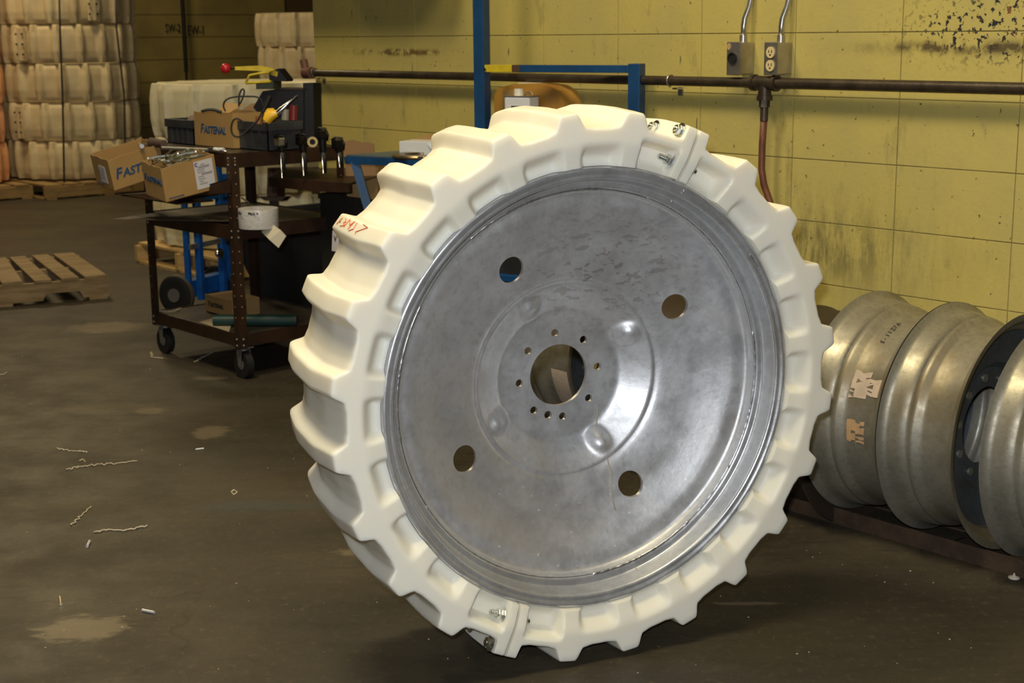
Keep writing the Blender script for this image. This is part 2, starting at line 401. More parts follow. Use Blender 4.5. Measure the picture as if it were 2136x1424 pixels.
# unseen duct along the wall, added above the view to shadow it
dz = 1.80
t_ = thing('shade_blocker', 'unseen added duct running high along the yellow wall', 'blocker', Wp(5.22, .17, dz), WR)
MB().box((0, 0, .15), (1.05, .30, .3), bev=.006).build('blocker_body', K['boxsteel'], t_)
for x in (-.4, .4): MB().box((x, 0, .33), (.03, .32, .06)).build('strap', K['boxsteel'], t_)

# pipe along the wall
t_ = thing('wall_pipe', 'long dark iron pipe running along the yellow block wall', 'pipe', (0, 0, 0))
MB().tube([Wp(5.84, .055, 1.262), Wp(3.17, .055, 1.264)], .0165, 20).build('pipe', K['pipe'], t_, smooth=True, ang=50)
MB().tube([Wp(3.09, .055, 1.264), Wp(-1.5, .055, 1.264)], .0178, 20).build('pipe', K['pipe'], t_, smooth=True, ang=50)
b_ = MB().tube([Wp(3.18, .055, 1.264), Wp(3.08, .055, 1.264)], .023, 20)
for s_ in (3.175, 3.085): b_.tube([Wp(s_+.007, .055, 1.264), Wp(s_-.007, .055, 1.264)], .027, 20)
b_.tube([Wp(3.13, .055, 1.264), Wp(3.13, .055, 1.21)], .022, 20).tube([Wp(3.13, .055, 1.222), Wp(3.13, .055, 1.208)], .026, 20)
b_.build('tee_fitting', K['pipe'], t_, smooth=True, ang=40)
MB().tube([Wp(3.13, .055, 1.21), Wp(3.13, .055, 1.185)], .018, 6).tube([Wp(3.13, .055, 1.19), Wp(3.13, .055, 1.14)], .0135, 16).build('reducer', K['pipe'], t_, smooth=True, ang=40)
b_ = MB().tube([Wp(5.86, .055, 1.262), Wp(5.80, .055, 1.262)], .027, 16).tube([Wp(5.85, .055, 1.262), Wp(5.87, .055, 1.32)], .018, 12)
b_.build('elbow_valve', mat('rusty_valve', (.13, .055, .035), .6), t_, smooth=True, ang=40)
for s_ in (5.78, 3.55, 1.9):
    c_ = MB()
    c_.tube([Wp(s_, .055+.02*cos(a), 1.264+.02*sin(a)) for a in [i*pi/8 for i in range(-4, 9)]], .003, 6)
    c_.box(Wp(s_, .02, 1.236), (.02, .03, .006), rotW).box(Wp(s_, .003, 1.226), (.022, .004, .03), rotW)
    c_.build('pipe_clamp', K['boxsteel'], t_)
MB().tube([Wp(3.13, .055, 1.15), Wp(3.134, .056, 1.06), Wp(3.134, .056, .98), Wp(3.122, .057, .93), Wp(3.10, .06, .89), Wp(3.07, .065, .84), Wp(3.03, .07, .70), Wp(3.02, .07, .55)], .0115, 14).build('drop_hose', K['hosered'], t_, smooth=True)

# outlet boxes with conduit
def outlet(s1, s2, z0, z1, kind):
    sc = (s1+s2)/2; wd = abs(s1-s2); hh = z1-z0
    lab = {'duplex': 'grey outlet box with an ivory duplex receptacle, right one of the wall pair',
           'round': 'grey outlet box with a black round socket, left one of the wall pair'}[kind]
    t = thing('outlet_box', lab, 'electrical outlet', Wp(sc, 0, z0), WR)
    # local x = along w (left in view), local y = away from room is -m -> local y negative is into the wall
    MB().box((0, .037, hh/2), (wd-.004, .072, hh-.004), bev=.003).build('box_body', K['boxsteel'], t)
    MB().box((0, .0755, hh/2), (wd, .005, hh), bev=.0022).build('cover_plate', K['boxsteel'], t)
    fy = .078
    if kind == 'duplex':
        for zc in (hh*.29, hh*.69):
            r = MB(); r.lathe([(0, 0), (.0155, 0), (.0165, .004), (0, .004)], 24, T=M.Translation((0, fy, zc)) @ M.Diagonal((1.05, 1, 1.12, 1)))
            r = r.build('receptacle', K['ivory'], t, smooth=True, ang=40)
            MB().box((-.006, fy+.0042, zc+.003), (.003, .001, .010)).box((.006, fy+.0042, zc+.003), (.003, .001, .008)).tube([(0, fy+.003, zc-.008), (0, fy+.0048, zc-.008)], .0032, 10).build('slot', K['black'], r)
    else:
        MB().lathe([(0, 0), (.0185, 0), (.0195, .003), (.0185, .007), (.014, .007), (.0135, .003), (0, .003)], 28, T=M.Translation((.002, fy, hh*.52))).build('round_socket', K['black'], t, smooth=True, ang=40)
        MB().lathe([(0, 0), (.0095, 0), (.0095, .002), (0, .002)], 20, T=M.Translation((wd*.32, fy, hh*.86)) @ M.Diagonal((.8, 1, 1.2, 1))).build('sticker', K['tan'], t)
    MB().tube([(-.006, .036, hh-.002), (-.006, .036, hh+.022)], .013, 12).build('connector', K['boxsteel'], t, smooth=True, ang=40)
    pts = [(-.006, .036, hh+.01), (-.006, .035, hh+.05), (-.008, .033, hh+.075), (-.016, .02, hh+.115), (-.019, .013, hh+.15), (-.019, .012, hh+.4), (-.019, .012, hh+1.6)]
    MB().tube(pts, .0095, 16).build('conduit', K['conduit'], t, smooth=True)
outlet(3.277, 3.219, 1.288, 1.397, 'round')
outlet(3.118, 3.061, 1.290, 1.396, 'duplex')

# ------------------------------------------------------------------ the big wheel
RR = .5055
wheel = thing('lugged_wheel_assembly', 'large galvanised wheel with a lugged white plastic tyre standing on the floor', 'wheel', (.1863, 3.2018, .6380), R_(23.49))
PH = 67.3
def sm(x, a, b):
    t = min(1, max(0, (x-a)/(b-a))); return t*t*(3-2*t)
def lerp(tab, t):
    for (a, x), (b, y) in zip(tab, tab[1:]):
        if t <= b: return x + (y-x)*(t-a)/(b-a)
    return tab[-1][1]
TIP = [(0, 1.243), (.06, 1.248), (.30, 1.2595), (.38, 1.2600), (.66, 1.2555), (.74, 1.2515), (.95, 1.226), (1, 1.214)]
VAL = [(0, 1.172), (.06, 1.178), (.30, 1.192), (.38, 1.193), (.66, 1.189), (.74, 1.184), (.95, 1.152), (1, 1.140)]
CHV = [(0, 0), (.34, .75), (.70, .25), (1, -.35)]
FD, BD = .0644, -.7154
def tread_r(ps, t, pitch=15., flange=True, tip=TIP, val=VAL, w1=1.62, w2=3.55, chv=CHV, bulge=0.):
    x = ps - lerp(chv, t); k = round(x/pitch); d = abs(x-k*pitch)
    a1, a2 = w1, w2
    if flange and (k == 0 or k == 12): d = abs(ps-k*pitch); a1, a2 = 2.55, 3.0
    b = bulge*(1-(2*t-1)**2)
    h = 1-sm(d, a1+b, a2+b)
    v = lerp(val, t)
    if flange:
        q_ = ps if ps < 90 else 180-ps
        v -= .030*sm(q_, 2.8, 3.2)*(1-sm(q_, 9.5, 12.5))*sm(t, .01, .05)*(1-sm(t, .9, .98))
    # long fillet at the foot of the lug
    v2 = v + .010*(1-sm(d, a2-.4, a2+2.4))
    return v2 + (lerp(tip, t)-v2)*h
def face_d(r, ps, pitch=15., flange=True):
    base = FD if r > 1.118 else .040 + (FD-.040)*sm(r, 1.0, 1.118)
    m = ps % pitch; dp = abs(m-pitch/2)
    near = flange and (ps < pitch or ps > 180-pitch)
    if near:
        q = ps if ps < 90 else 180-ps
        mask = sm(q, 2.6, 3.2)*(1-sm(q, 11.0, 13.0)); rm = 1-sm(r, 1.108, 1.132)
        floor_ = .002 - .040*sm(r, 1.0, 1.05)
    else:
        mask = 1-sm(dp, 3.2, 5.7); rm = 1-sm(r, 1.035, 1.112); floor_ = .002 - .014*sm(r, 1.0, 1.03)
    return base + (floor_-base)*mask*rm
def tyre_mesh(bm, a0, a1, na, sgn, phase, Rr, pitch=15., flange=True, cap=True, fd=FD, bd=BD, **kw):
    rr = [.955, .985, 1.003, 1.0065, 1.018, 1.03, 1.045, 1.055, 1.065, 1.075, 1.085, 1.095, 1.105, 1.115, 1.125, 1.14, 1.15]
    nt_ = 26; cols = []
    for i in range(na+1):
        ps = a0 + (a1-a0)*i/na
        prof = []
        for r in rr: prof.append((r, (face_d(r, ps, pitch, flange) if r > 1.004 else (-.03 if r > .99 else -.055)) + fd-FD))
        rt0 = tread_r(ps, 0, pitch, flange, **kw)
        for q in (.35, .7): prof.append((1.15+(rt0-.012-1.15)*q, fd))
        prof.append((rt0-.012, fd)); prof.append((rt0-.0035, fd-.0035))
        for j in range(nt_+1):
            t = j/nt_; prof.append((tread_r(ps, t, pitch, flange, **kw), fd-.012 + (bd-fd+.024)*t))
        rt1 = tread_r(ps, 1, pitch, flange, **kw)
        prof.append((rt1-.0035, bd+.0035)); prof.append((rt1-.012, bd))
        for r in (1.10, 1.06, 1.02, 1.0): prof.append((r, bd+.0+ (0 if r > 1.05 else .02)))
        prof.append((.955, bd+.09))
        a = R_(phase + sgn*ps)
        cols.append([bm.verts.new((r*Rr*cos(a), -d*Rr, r*Rr*sin(a))) for r, d in prof])
    full = abs(a1-a0) >= 359.9
    n = len(cols[0])
    for i in range(na):
        A_, B_ = cols[i], (cols[0] if (full and i == na-1) else cols[i+1])
        for j in range(n):
            bm.faces.new((A_[j], A_[(j+1) % n], B_[(j+1) % n], B_[j]))
    if full: bmesh.ops.delete(bm, geom=cols[-1], context='VERTS')
    elif cap: bm.faces.new(cols[0]); bm.faces.new(cols[-1][::-1])
for sgn in (-1, 1):
    b_ = MB(); tyre_mesh(b_.b, .40, 179.60, 500, sgn, PH, RR)
    b_.build('tyre_half', K['plastic'], wheel, smooth=True, ang=55)
# bolts through the two flanges
def pol(r, ang, d): a = R_(ang); return V((r*RR*cos(a), -d*RR, r*RR*sin(a)))
def flange_bolt(fa, side, r, d, nth=9):
    """fa seam angle; side +1 nut on the increasing-angle side"""
    a = R_(fa); tg = V((-sin(a), 0, cos(a)))*side; c = V((r*RR*cos(a), -d*RR, r*RR*sin(a)))
    off = .0255*(r/1.1)
    T = frame(c+tg*off, tg.orthogonal(), tg.cross(tg.orthogonal()))
    b = MB(); b.caps = True
    b.lathe([(.019, 0), (.019, .0025)], 28, 'Z', T=T); w = b.build('washer', K['zinc'], wheel, smooth=True, ang=40)
    b = MB(); b.lathe([(.0115, 0), (.0125, .002), (.0125, .0105), (.0112, .012)], 6, 'Z', T=T @ M.Translation((0, 0, .0025))); b.build('hex_nut', K['zinc'], w)
    b = MB(); pr = [(.0062, -.07)]
    for i in range(nth): pr += [(.0066, .014+i*.0022), (.0056, .0151+i*.0022)]
    b.lathe(pr, 14, 'Z', T=T); b.build('threaded_stud', K['zinc'], w, smooth=True, ang=60)
    T2 = frame(c-tg*off, tg.orthogonal(), (-tg).cross(tg.orthogonal()))
    b = MB(); b.lathe([(.019, 0), (.019, .0025)], 28, 'Z', T=T2); w2 = b.build('washer', K['zinc'], wheel, smooth=True, ang=40)
    b = MB(); b.lathe([(.0115, 0), (.0125, .002), (.0125, .008), (.0112, .0095)], 6, 'Z', T=T2 @ M.Translation((0, 0, .0025))); b.build('hex_head', K['zinc'], w2)
for fa, sd in ((PH, 1), (PH+180, -1)):
    flange_bolt(fa, sd, 1.077, .000)
    flange_bolt(fa, sd, 1.213, .004, 2); flange_bolt(fa, sd, 1.213, -.225, 2)
    b_ = MB(); a = R_(fa); tg = V((-sin(a), 0, cos(a))); c = pol(1.075, fa, .02)
    b_.tube([c-tg*.006, c+tg*.006], .0035, 8).build('gap_bolt', K['zinc'], wheel, smooth=True, ang=40)

# rim
rimp = [(1.0, -.016), (1.0, -.003), (.998, .005), (.994, .009), (.987, .0095), (.981, .006), (.974, .001), (.966, -.001), (.961, .001), (.956, .0), (.952, -.007), (.950, -.018), (.948, -.035), (.941, -.062), (.936, -.080), (.931, -.087),
        (.922, -.089), (.910, -.091), (.905, -.094), (.901, -.102), (.899, -.14), (.896, -.25), (.896, -.40), (.900, -.50), (.930, -.555), (.934, -.60), (.948, -.61), (.951, -.64), (.965, -.665), (.99, -.672), (1.0, -.66)]
b_ = MB(); b_.caps = False; b_.lathe([(r*RR, -d*RR) for r, d in rimp], 256)
rim = b_.build('rim', K['rim'], wheel, smooth=True, ang=70)
so = rim.modifiers.new('s', 'SOLIDIFY'); so.thickness = .0045; so.offset = 0
# disc: dished plate with 4 hand holes, centre bore, 9 bolt holes and 4 raised bosses
dprof = [(.894, -.100), (.891, -.118), (.886, -.133), (.878, -.143), (.868, -.148), (.855, -.1495), (.84, -.1505), (.82, -.154), (.80, -.161), (.77, -.176), (.74, -.190), (.71, -.203),
         (.66, -.225), (.60, -.241), (.55, -.255), (.51, -.267), (.485, -.276), (.475, -.281), (.466, -.288), (.458, -.289), (.450, -.288), (.44, -.2935), (.42, -.305), (.40, -.3175), (.38, -.330), (.36, -.343), (.345, -.353), (.332, -.361), (.322, -.367), (.313, -.371), (.30, -.3735), (.25, -.376), (.20, -.379), (.17, -.380), (.02, -.381)]
def dent(x, z):
    r = 0
    for a in (116.5, 28.5, -60.5, -151.5):
        bx, bz = .372*cos(R_(a)), .372*sin(R_(a)); d = sqrt((x-bx)**2+(z-bz)**2)
        r = max(r, .034*(1-sm(d, .012, .068)))
    return r
bm = bmesh.new(); NA = 288; top = []; bot = []
fine = []
for (r1, d1), (r2, d2) in zip(dprof, dprof[1:]):
    n = max(1, int((r1-r2)/.012)) if r1 < .60 else max(1, int((r1-r2)/.03))
    for i in range(n): fine.append((r1+(r2-r1)*i/n, d1+(d2-d1)*i/n))
fine.append(dprof[-1])
for r, d in fine:
    A_, B_ = [], []
    for k in range(NA):
        a = 2*pi*k/NA; x, z = r*cos(a), r*sin(a)
        # scalloped edge of the hub flat, following the bosses
        dd = d + dent(x, z)
        A_.append(bm.verts.new((x*RR, -dd*RR, z*RR))); B_.append(bm.verts.new((x*RR, -dd*RR+.010, z*RR)))
    top.append(A_); bot.append(B_)
for L in (top, bot):
    for i in range(len(L)-1):
        for k in range(NA):
            f = (L[i][k], L[i][(k+1) % NA], L[i+1][(k+1) % NA], L[i+1][k])
            bm.faces.new(f if L is top else f[::-1])
for k in range(NA):
    bm.faces.new((top[0][k], bot[0][k], bot[0][(k+1) % NA], top[0][(k+1) % NA]))
bm.faces.new(top[-1]); bm.faces.new(bot[-1][::-1])
bmesh.ops.recalc_face_normals(bm, faces=bm.faces)
me = bpy.data.meshes.new('disc'); bm.to_mesh(me); bm.free(); me.materials.append(K['disc'])
disc = link('wheel_disc', me)
cut = MB()
def cyl(r, a, rad, n=40): c = V((r*RR*cos(R_(a)), 0, r*RR*sin(R_(a)))); cut.tube([c+V((0, -.05, 0)), c+V((0, .5, 0))], rad*RR, n)
cyl(0, 0, .146, 96)
for a in (119.0, 29.5, -60.0, -150.5): cyl(.617, a, .0615, 48)
for i in range(8): cyl(.2035, 95.5-45*i, .0185, 20)
cyl(.196, -106.5, .0195, 20)
cutter = cut.build('cutter', K['disc'])
bo = disc.modifiers.new('b', 'BOOLEAN'); bo.object = cutter; bo.operation = 'DIFFERENCE'; bo.solver = 'EXACT'
bpy.context.view_layer.update()
me2 = bpy.data.meshes.new_from_object(disc.evaluated_get(bpy.context.evaluated_depsgraph_get()))
disc.modifiers.clear(); disc.data = me2; bpy.data.objects.remove(cutter); disc.parent = wheel
for p in me2.polygons: p.use_smooth = True
me2.set_sharp_from_angle(angle=R_(40))
# weld segments between disc and rim
def weld(a0, a1, r0, r1, d0, rad, mt='weld', jit=.0007):
    n = max(6, int(abs(a1-a0)*1.6)); pts = []; rd = []
    for i in range(n+1):
        a = a0+(a1-a0)*i/n; r = r0+(r1-r0)*i/n; p = pol(r, a, d0); pts.append(p)
        rd.append(rad*(.75+.35*random.random())*(min(1, .4+i/2, .4+(n-i)/2)))
    return MB().tube(pts, rad, 7, rads=rd).build('weld_bead', K[mt], wheel, smooth=True)
for a0, a1 in ((12, -32), (-52, -88), (84, 128), (-170, -210)): weld(a0, a1, .8985, .8985, -.097, .0042)
for a0, a1 in ((20, 70), (-100, -150), (142, 152)): weld(a0, a1, .8975, .8975, -.101, .0022)
weld(-24, -88, .8965, .8965, -.099, .003)
# lip weld scar at upper right
for a0, r0 in ((36, .972), (31, .977), (26, .981)): weld(a0, a0-5, r0, r0+.004, .006, .0016)
for a in (63.5,): MB().tube([pol(.955, a, -.004), pol(.975, a+.3, .0125), pol(.992, a+.2, .012)], .0015, 6).build('weld_scar', K['weld'], wheel, smooth=True)
MB().tube([pol(.90, 62, -.125), pol(.93, 62.6, -.07)], .0012, 6).build('weld_scar', K['weld'], wheel, smooth=True)
# drip marks running down over disc: thin crusts of clay-coloured residue
K['crust'] = mat('clay_residue', (.42, .36, .26), .9)
for pts in ([(.255, -40, -.366), (.275, -44, -.366), (.30, -50, -.362), (.315, -54, -.352)],
            [(.345, -73, -.36), (.36, -70, -.352), (.37, -71, -.348)],
            [(.46, -63, -.283), (.53, -66, -.255), (.60, -70, -.235), (.68, -71.5, -.214)],
            [(.70, -72, -.21), (.78, -73.5, -.18), (.85, -74.5, -.165), (.885, -75, -.155)],
            [(.925, -74, -.10), (.94, -74.3, -.055), (.95, -74.2, -.04)]):
    MB().tube([pol(*p) for p in pts], .0016, 6).build('drip_mark', K['crust'], wheel, smooth=True)
# marker writing on one lug
def lugpt(t, dps, lift=.0012):
    ps = 75+dps   # fifth lug from the seam, counter-clockwise
    r = tread_r(ps, t)*RR+lift; a = R_(PH+ps); d = FD-.012+(BD-FD+.024)*t
    return V((r*cos(a), -d*RR, r*sin(a)))
strokes = [[(.80, -.9), (.86, .7)], [(.78, -.1), (.80, .3)], [(.71, -.9), (.66, -.2), (.70, .1), (.64, .5), (.72, 1.0)], [(.62, -1.0), (.64, 1.0)], [(.62, -.9), (.56, .2), (.52, -.9)], [(.52, -.9), (.55, 1.1)],
           [(.47, -.8), (.46, .6), (.52, 1.3)], [(.36, -.9), (.27, -.6), (.40, 1.1), (.38, 1.4)]]
b_ = MB()
for st in strokes:
    q = []
    for (t0, x0), (t1, x1) in zip(st, st[1:]): q += [(t0+(t1-t0)*i/5, x0+(x1-x0)*i/5) for i in range(5)]
    q.append(st[-1]); b_.tube([lugpt(t, x, .0006) for t, x in q], .0011, 6)
b_.build('marker_writing', K['redink'], wheel)

# ------------------------------------------------------------------ rims lying along the wall
MC, RAD, ZR = 3.565, .327, .030
RPR = [(0, 1.0), (.012, .985), (.014, .955), (.03, .945), (.045, .94), (.055, .925), (.10, .915), (.125, .895), (.15, .865), (.18, .855), (.5, .852), (.55, .862), (.60, .90), (.64, .908), (.68, .895), (.70, .915), (.80, .93), (.90, .935), (.955, .95), (1.0, 1.0)]
def small_rim(name, label, s_far, s_near, face='near', rust=False, valve=None):
    """rim lying with its axis along the wall; local x = along the wall towards the far end"""
    wd = s_far-s_near
    t = thing(name, label, 'wheel rim', w_*s_near + m_*MC + V((0, 0, RAD+ZR)), WR, 'galvanised rims in a row along the wall')
    pr = [(1.0, .0), (.985, .012), (.955, .014), (.945, .03), (.94, .045), (.925, .055), (.915, .10), (.895, .125), (.865, .15), (.855, .18), (.852, .5), (.862, .55), (.90, .60), (.908, .64), (.895, .68), (.915, .70), (.93, .80), (.935, .90), (.95, .955), (.985, .985), (1.0, 1.0)]
    out = [(r*RAD, x*wd) for r, x in pr]; inn = [(r-.004, x) for r, x in out]
    b = MB(); b.lathe(out+inn[::-1], 128, 'X', closed=True)
    body = b.build('barrel', K['oldrim'], t, smooth=True, ang=60)
    # disc set inside
    xs = .30*wd if face == 'near' else .72*wd
    dr = MB(); dr.lathe([(.853*RAD, xs-.01), (.80*RAD, xs+.004), (.55*RAD, xs+.012), (.50*RAD, xs+.03), (.33*RAD, xs+.034), (.33*RAD, xs+.042), (.50*RAD, xs+.038), (.56*RAD, xs+.02), (.80*RAD, xs+.012), (.853*RAD, xs-.002)], 96, 'X', closed=True)
    dd = dr.build('disc', K['oldrimdark'], t, smooth=True, ang=40)
    for k in range(10):
        a = 2*pi*(k+.3)/10; c = V((xs+.032, .42*RAD*cos(a), .42*RAD*sin(a)))
        MB().tube([c, c-V((.006, 0, 0))], .011, 14).build('bolt_hole_collar', K['oldrim'], dd, smooth=True, ang=40)
    if valve:
        x, a = valve; p = V((x*wd, .868*RAD*cos(a), .868*RAD*sin(a))); n_ = V((0, cos(a), sin(a)))
        MB().tube([p-n_*.004, p+n_*.004, p+n_*.006], .008, 14, rads=[.011, .010, .007]).build('valve_hole', K['blackmetal'], t, smooth=True, ang=40)
    return t, wd
AN = lambda x, y: math.atan2(y, x)
rA, wA = small_rim('steel_wheel_rim', 'galvanised wheel rim with peeling paper and a torn tan label, beside the big white tyre', 2.472, 2.220, 'near', valve=(.62, R_(84)))
rB, wB = small_rim('steel_wheel_rim', 'galvanised wheel rim showing a dark recessed disc, second from the big white tyre', 2.216, 1.987, 'near')
rC, wC = small_rim('steel_wheel_rim', 'galvanised wheel rim with black handwriting and a valve hole, nearest the camera', 1.906, 1.655, 'near', valve=(.76, R_(-25)))
rD, wD = small_rim('steel_wheel_rim', 'galvanised wheel rim with a paper tag, seen through the hub bore of the big wheel', 3.75, 3.42, 'near')
# patches on the barrels: curved stickers
def patch(parent, wd, x0, x1, a0, a1, m, name='label', rr=.856, jag=0, lift=.0012):
    b = MB(); n = 10; g = []
    for i in range(n+1):
        row = []
        for j in range(5):
            a = R_(a0+(a1-a0)*i/n + (random.uniform(-jag, jag) if jag else 0)); x = x0+(x1-x0)*j/4 + (random.uniform(-jag, jag)*.004 if jag else 0)
            rad = lerp(RPR, max(0, min(1, x)))*RAD+lift; row.append(b.b.verts.new((x*wd, rad*cos(a), rad*sin(a))))
        g.append(row)
    for i in range(n):
        for j in range(4):
            if jag and random.random() < .12: continue
            b.b.faces.new((g[i][j], g[i+1][j], g[i+1][j+1], g[i][j+1]))
    return b.build(name, m, parent)
# the side of a rim seen from the camera lies at local angles near 180 degrees (towards the room)
patch(rA, wA, .08, .40, 19, 29, K['tag'], 'torn_paper', jag=.9)
patch(rA, wA, .30, .52, 16, 32, K['tag'], 'torn_paper', jag=1.1)
patch(rA, wA, .27, .50, -9, 4, K['tan'], 'torn_label', jag=.5)
patch(rD, wD, .18, .42, -38, -8, K['tag'], 'paper_tag', rr=.87)
def rim_text(parent, wd, s, a0, x, size, m, rr=.856, step=5.5, slant=0):
    """letters follow the curve of the barrel"""
    for i, ch in enumerate(s):
        if ch == ' ': continue
        a = R_(a0 + step*i); rad = rr*RAD+.001
        n_ = V((0, cos(a), sin(a))); tgt = V((0, -sin(a), cos(a)))
        o = text('handwriting', ch, size, m, parent, frame(V(((x+slant*i)*wd, rad*cos(a), rad*sin(a))), tgt, n_.cross(tgt)), shear=.2, th=.0003)
rim_text(rC, wC, '- 69DCM02A', -12, .70, .040, K['inkdark'], step=4.6)
rim_text(rA, wA, 'S-11Z7A', 52, .36, .020, K['inkdark'], step=2.8)
# rusty drum behind the rims
t_ = thing('steel_drum', 'dark rusty steel drum lying behind the row of rims', 'drum', w_*2.485 + m_*3.575 + V((0, 0, .305)), WR)
b_ = MB(); b_.lathe([(.27, .0), (.329, .0), (.332, .006), (.327, .012), (.318, .016), (.315, .028), (.30, .032), (.305, .04), (.30, .05), (.297, .06), (.297, .20), (.305, .215), (.297, .23), (.297, .50), (.305, .515), (.297, .53), (.297, .82), (.305, .84)], 72, 'X'); b_.build('shell', K['rustpipe'], t_, smooth=True, ang=60)
MB().tube([(.0, .12, .12), (-.012, .12, .12)], .03, 20).build('bung', K['rust'], t_, smooth=True, ang=40)
# rails
for i, (mm, nm) in enumerate(((3.452, 'rusty angle iron rail on the floor in front of the rims'), (3.678, 'rusty angle iron rail on the floor between the rims and the wall'))):
    t_ = thing('steel_rail', nm, 'rail', w_*1.2 + m_*mm, WR)
    sg = 1 if i == 0 else -1
    MB().box((1.35, sg*.0145, .025), (5.2, .005, .050), bev=.001).build('upright_leg', K['rust'], t_)
    MB().box((1.35, -sg*.008, .003), (5.2, .045, .006), bev=.001).build('base_leg', K['rust'], t_)
# pale blob on the floor at the end of the rail
p = at(2115, 1205); tag(MB().lathe([(0, 0), (.016, .0), (.014, .004), (.004, .007), (.0015, .014), (0, .015)], 24, 'Z').build('plastic_plug', K['tapeback'], smooth=True, loc=p), 'small pale conical plug on the floor in front of the rail', 'plug')
t_ = MB().tube([at(1993, 1126, .02), at(2014, 1120, .02)], .0012, 6).build('steel_wire', K['chrome']); tag(t_, 'short bright wire lying beside the rail under the rims', 'wire')

# ------------------------------------------------------------------ blue workbench behind the wheel
A0 = V((-.670, 6.000, 0)); ta = R_(-32); tx = V((cos(ta), sin(ta), 0)); ty = V((-tx.y, tx.x, 0)); ZT = .955
tb = thing('blue_workbench', 'blue steel workbench with two upright posts and a partly yellow crossbar behind the wheel', 'workbench', (0, 0, 0))
rT = M.Rotation(ta, 3, 'Z')
def Tp(a, b, z): return A0 + tx*a + ty*b + V((0, 0, z))
def Bk(q, m1=3.86): return q + m_*((m1-q.dot(m_)))       # straight back to the wall
q0, q1 = Tp(0, 0, 0), Tp(1.36, 0, 0)
MB().poly([q0+V((0, 0, ZT-.006)), q1+V((0, 0, ZT-.006)), Bk(q1)+V((0, 0, ZT-.006)), Bk(q0)+V((0, 0, ZT-.006))], (0, 0, .006)).build('bench_top', K['bluetop'], tb)
MB().box(Tp(.68, .012, ZT-.022), (1.36, .024, .032), rT, bev=.002).build('front_rail', K['blue'], tb)
e = Bk(q0); MB().tube([q0+V((0, 0, ZT-.022)), e+V((0, 0, ZT-.022))], .02, 4).build('side_rail', K['blue'], tb)
def post(a, z0, z1, w=.047): MB().box(Tp(a, .024, (z0+z1)/2), (w, w, z1-z0), rT, bev=.003).build('post', K['blue'], tb)
post(.652, ZT-.04, 2.3); post(1.313, ZT-.04, 1.322)
def hb(a1, a2, m, nm, z=1.303, h=.027): MB().box(Tp((a1+a2)/2, .016, z), (a2-a1, .03, h), rT, bev=.002).build(nm, m, tb)
hb(.678, .80, K['yellow'], 'yellow_bar_section'); hb(.80, .835, K['rustpaint'], 'bare_bar_section'); hb(.835, 1.29, K['blue'], 'crossbar')
MB().tube([Tp(.682, .0, 1.300), Tp(.682, -.004, 1.300)], .006, 12).build('bolt', K['zinc'], tb)
for b in (.02,): MB().tube([Tp(.03, b, ZT-.03), Tp(.33, b, .0)], .024, 4).build('slanted_leg', K['blue'], tb)
MB().box(Tp(1.20, .03, .46), (.045, .045, .92), rT).build('leg', K['blue'], tb)
MB().tube([Tp(.06, .22, ZT-.03), Tp(.33, .22, .0)], .024, 4).build('slanted_leg', K['blue'], tb)
MB().box(Tp(.75, .14, .50), (.95, .26, .02), rT).build('lower_shelf', K['bluebright'], tb)
t_ = thing('black_tote', 'black tote on the lower shelf of the blue workbench, seen through the wheel', 'tote', Tp(.62, .15, .51), ta)
for nm, c, d in (('front_panel', (0, -.09, .14), (.46, .006, .28)), ('back_panel', (0, .09, .14), (.46, .006, .28)), ('side_panel', (-.23, 0, .14), (.006, .18, .28)), ('side_panel', (.23, 0, .14), (.006, .18, .28)), ('bottom_panel', (0, 0, .004), (.46, .18, .008))): MB().box(c, d).build(nm, K['binblack'], t_)
# goods on the bench
def onb(x, y): return at(x, y, ZT)
cp = atd(1089, 300, 5.62); cp.z = ZT
t_ = thing('solvent_can', 'white metal can with a cream screw cap standing on the blue workbench', 'can', cp, ta)
MB().box((0, 0, .125), (.112, .07, .235), bev=.006).build('can_body', K['white'], t_)
MB().box((0, 0, .244), (.115, .073, .004), bev=.001).build('can_rim', K['boxsteel'], t_)
MB().tube([(-.012, 0, .244), (-.012, 0, .272)], .019, 20).build('screw_cap', K['cap'], t_, smooth=True, ang=40)
MB().tube([(.012, 0, .246), (.02, 0, .258), (.045, 0, .258), (.052, 0, .246)], .003, 8).build('carry_handle', K['boxsteel'], t_, smooth=True)
MB().box((.0, -.0355, .13), (.09, .001, .16)).build('can_label', K['paper'], t_)
MB().box((.0, -.0362, .205), (.05, .0005, .008)).build('label_print', K['inkdark'], t_)
cp = atd(1122, 300, 5.705); cp.z = ZT
t_ = thing('wrapped_bundle', 'golden brown wrapped bundle behind the white can, below the wall pipe', 'bundle', cp + V((0, .02, 0)), AZ-pi/2)
pr = [(-.145, 0), (-.148, .24), (-.13, .268), (-.06, .285), (.03, .29), (.09, .282), (.125, .262), (.142, .22), (.148, 0)]
MB().poly([(x*1.35, -.05, z) for x, z in pr], (0, .10, 0)).build('wrapped_body', K['golden'], t_, smooth=True, ang=50)
MB().box((-.10, -.052, .20), (.085, .006, .12)).build('side_flap', K['carton'], t_)
MB().box((-.02, 0, .288), (.10, .08, .006), bev=.002).build('tape_strip', K['tapeback'], t_)
cp = atd(868, 300, 5.92); cp.z = ZT; cp += m_*.06
t_ = thing('small_carton', 'open white and brown carton on the blue workbench, left of the tyre top', 'box', cp, ta+.15)
MB().box((0, 0, .028), (.20, .12, .056), bev=.003).build('carton_body', K['white'], t_)
MB().poly([(-.10, .058, .054), (.10, .058, .054), (.11, .045, .078), (-.02, .05, .078)], (0, .004, 0)).build('lid_flap', K['carton'], t_)
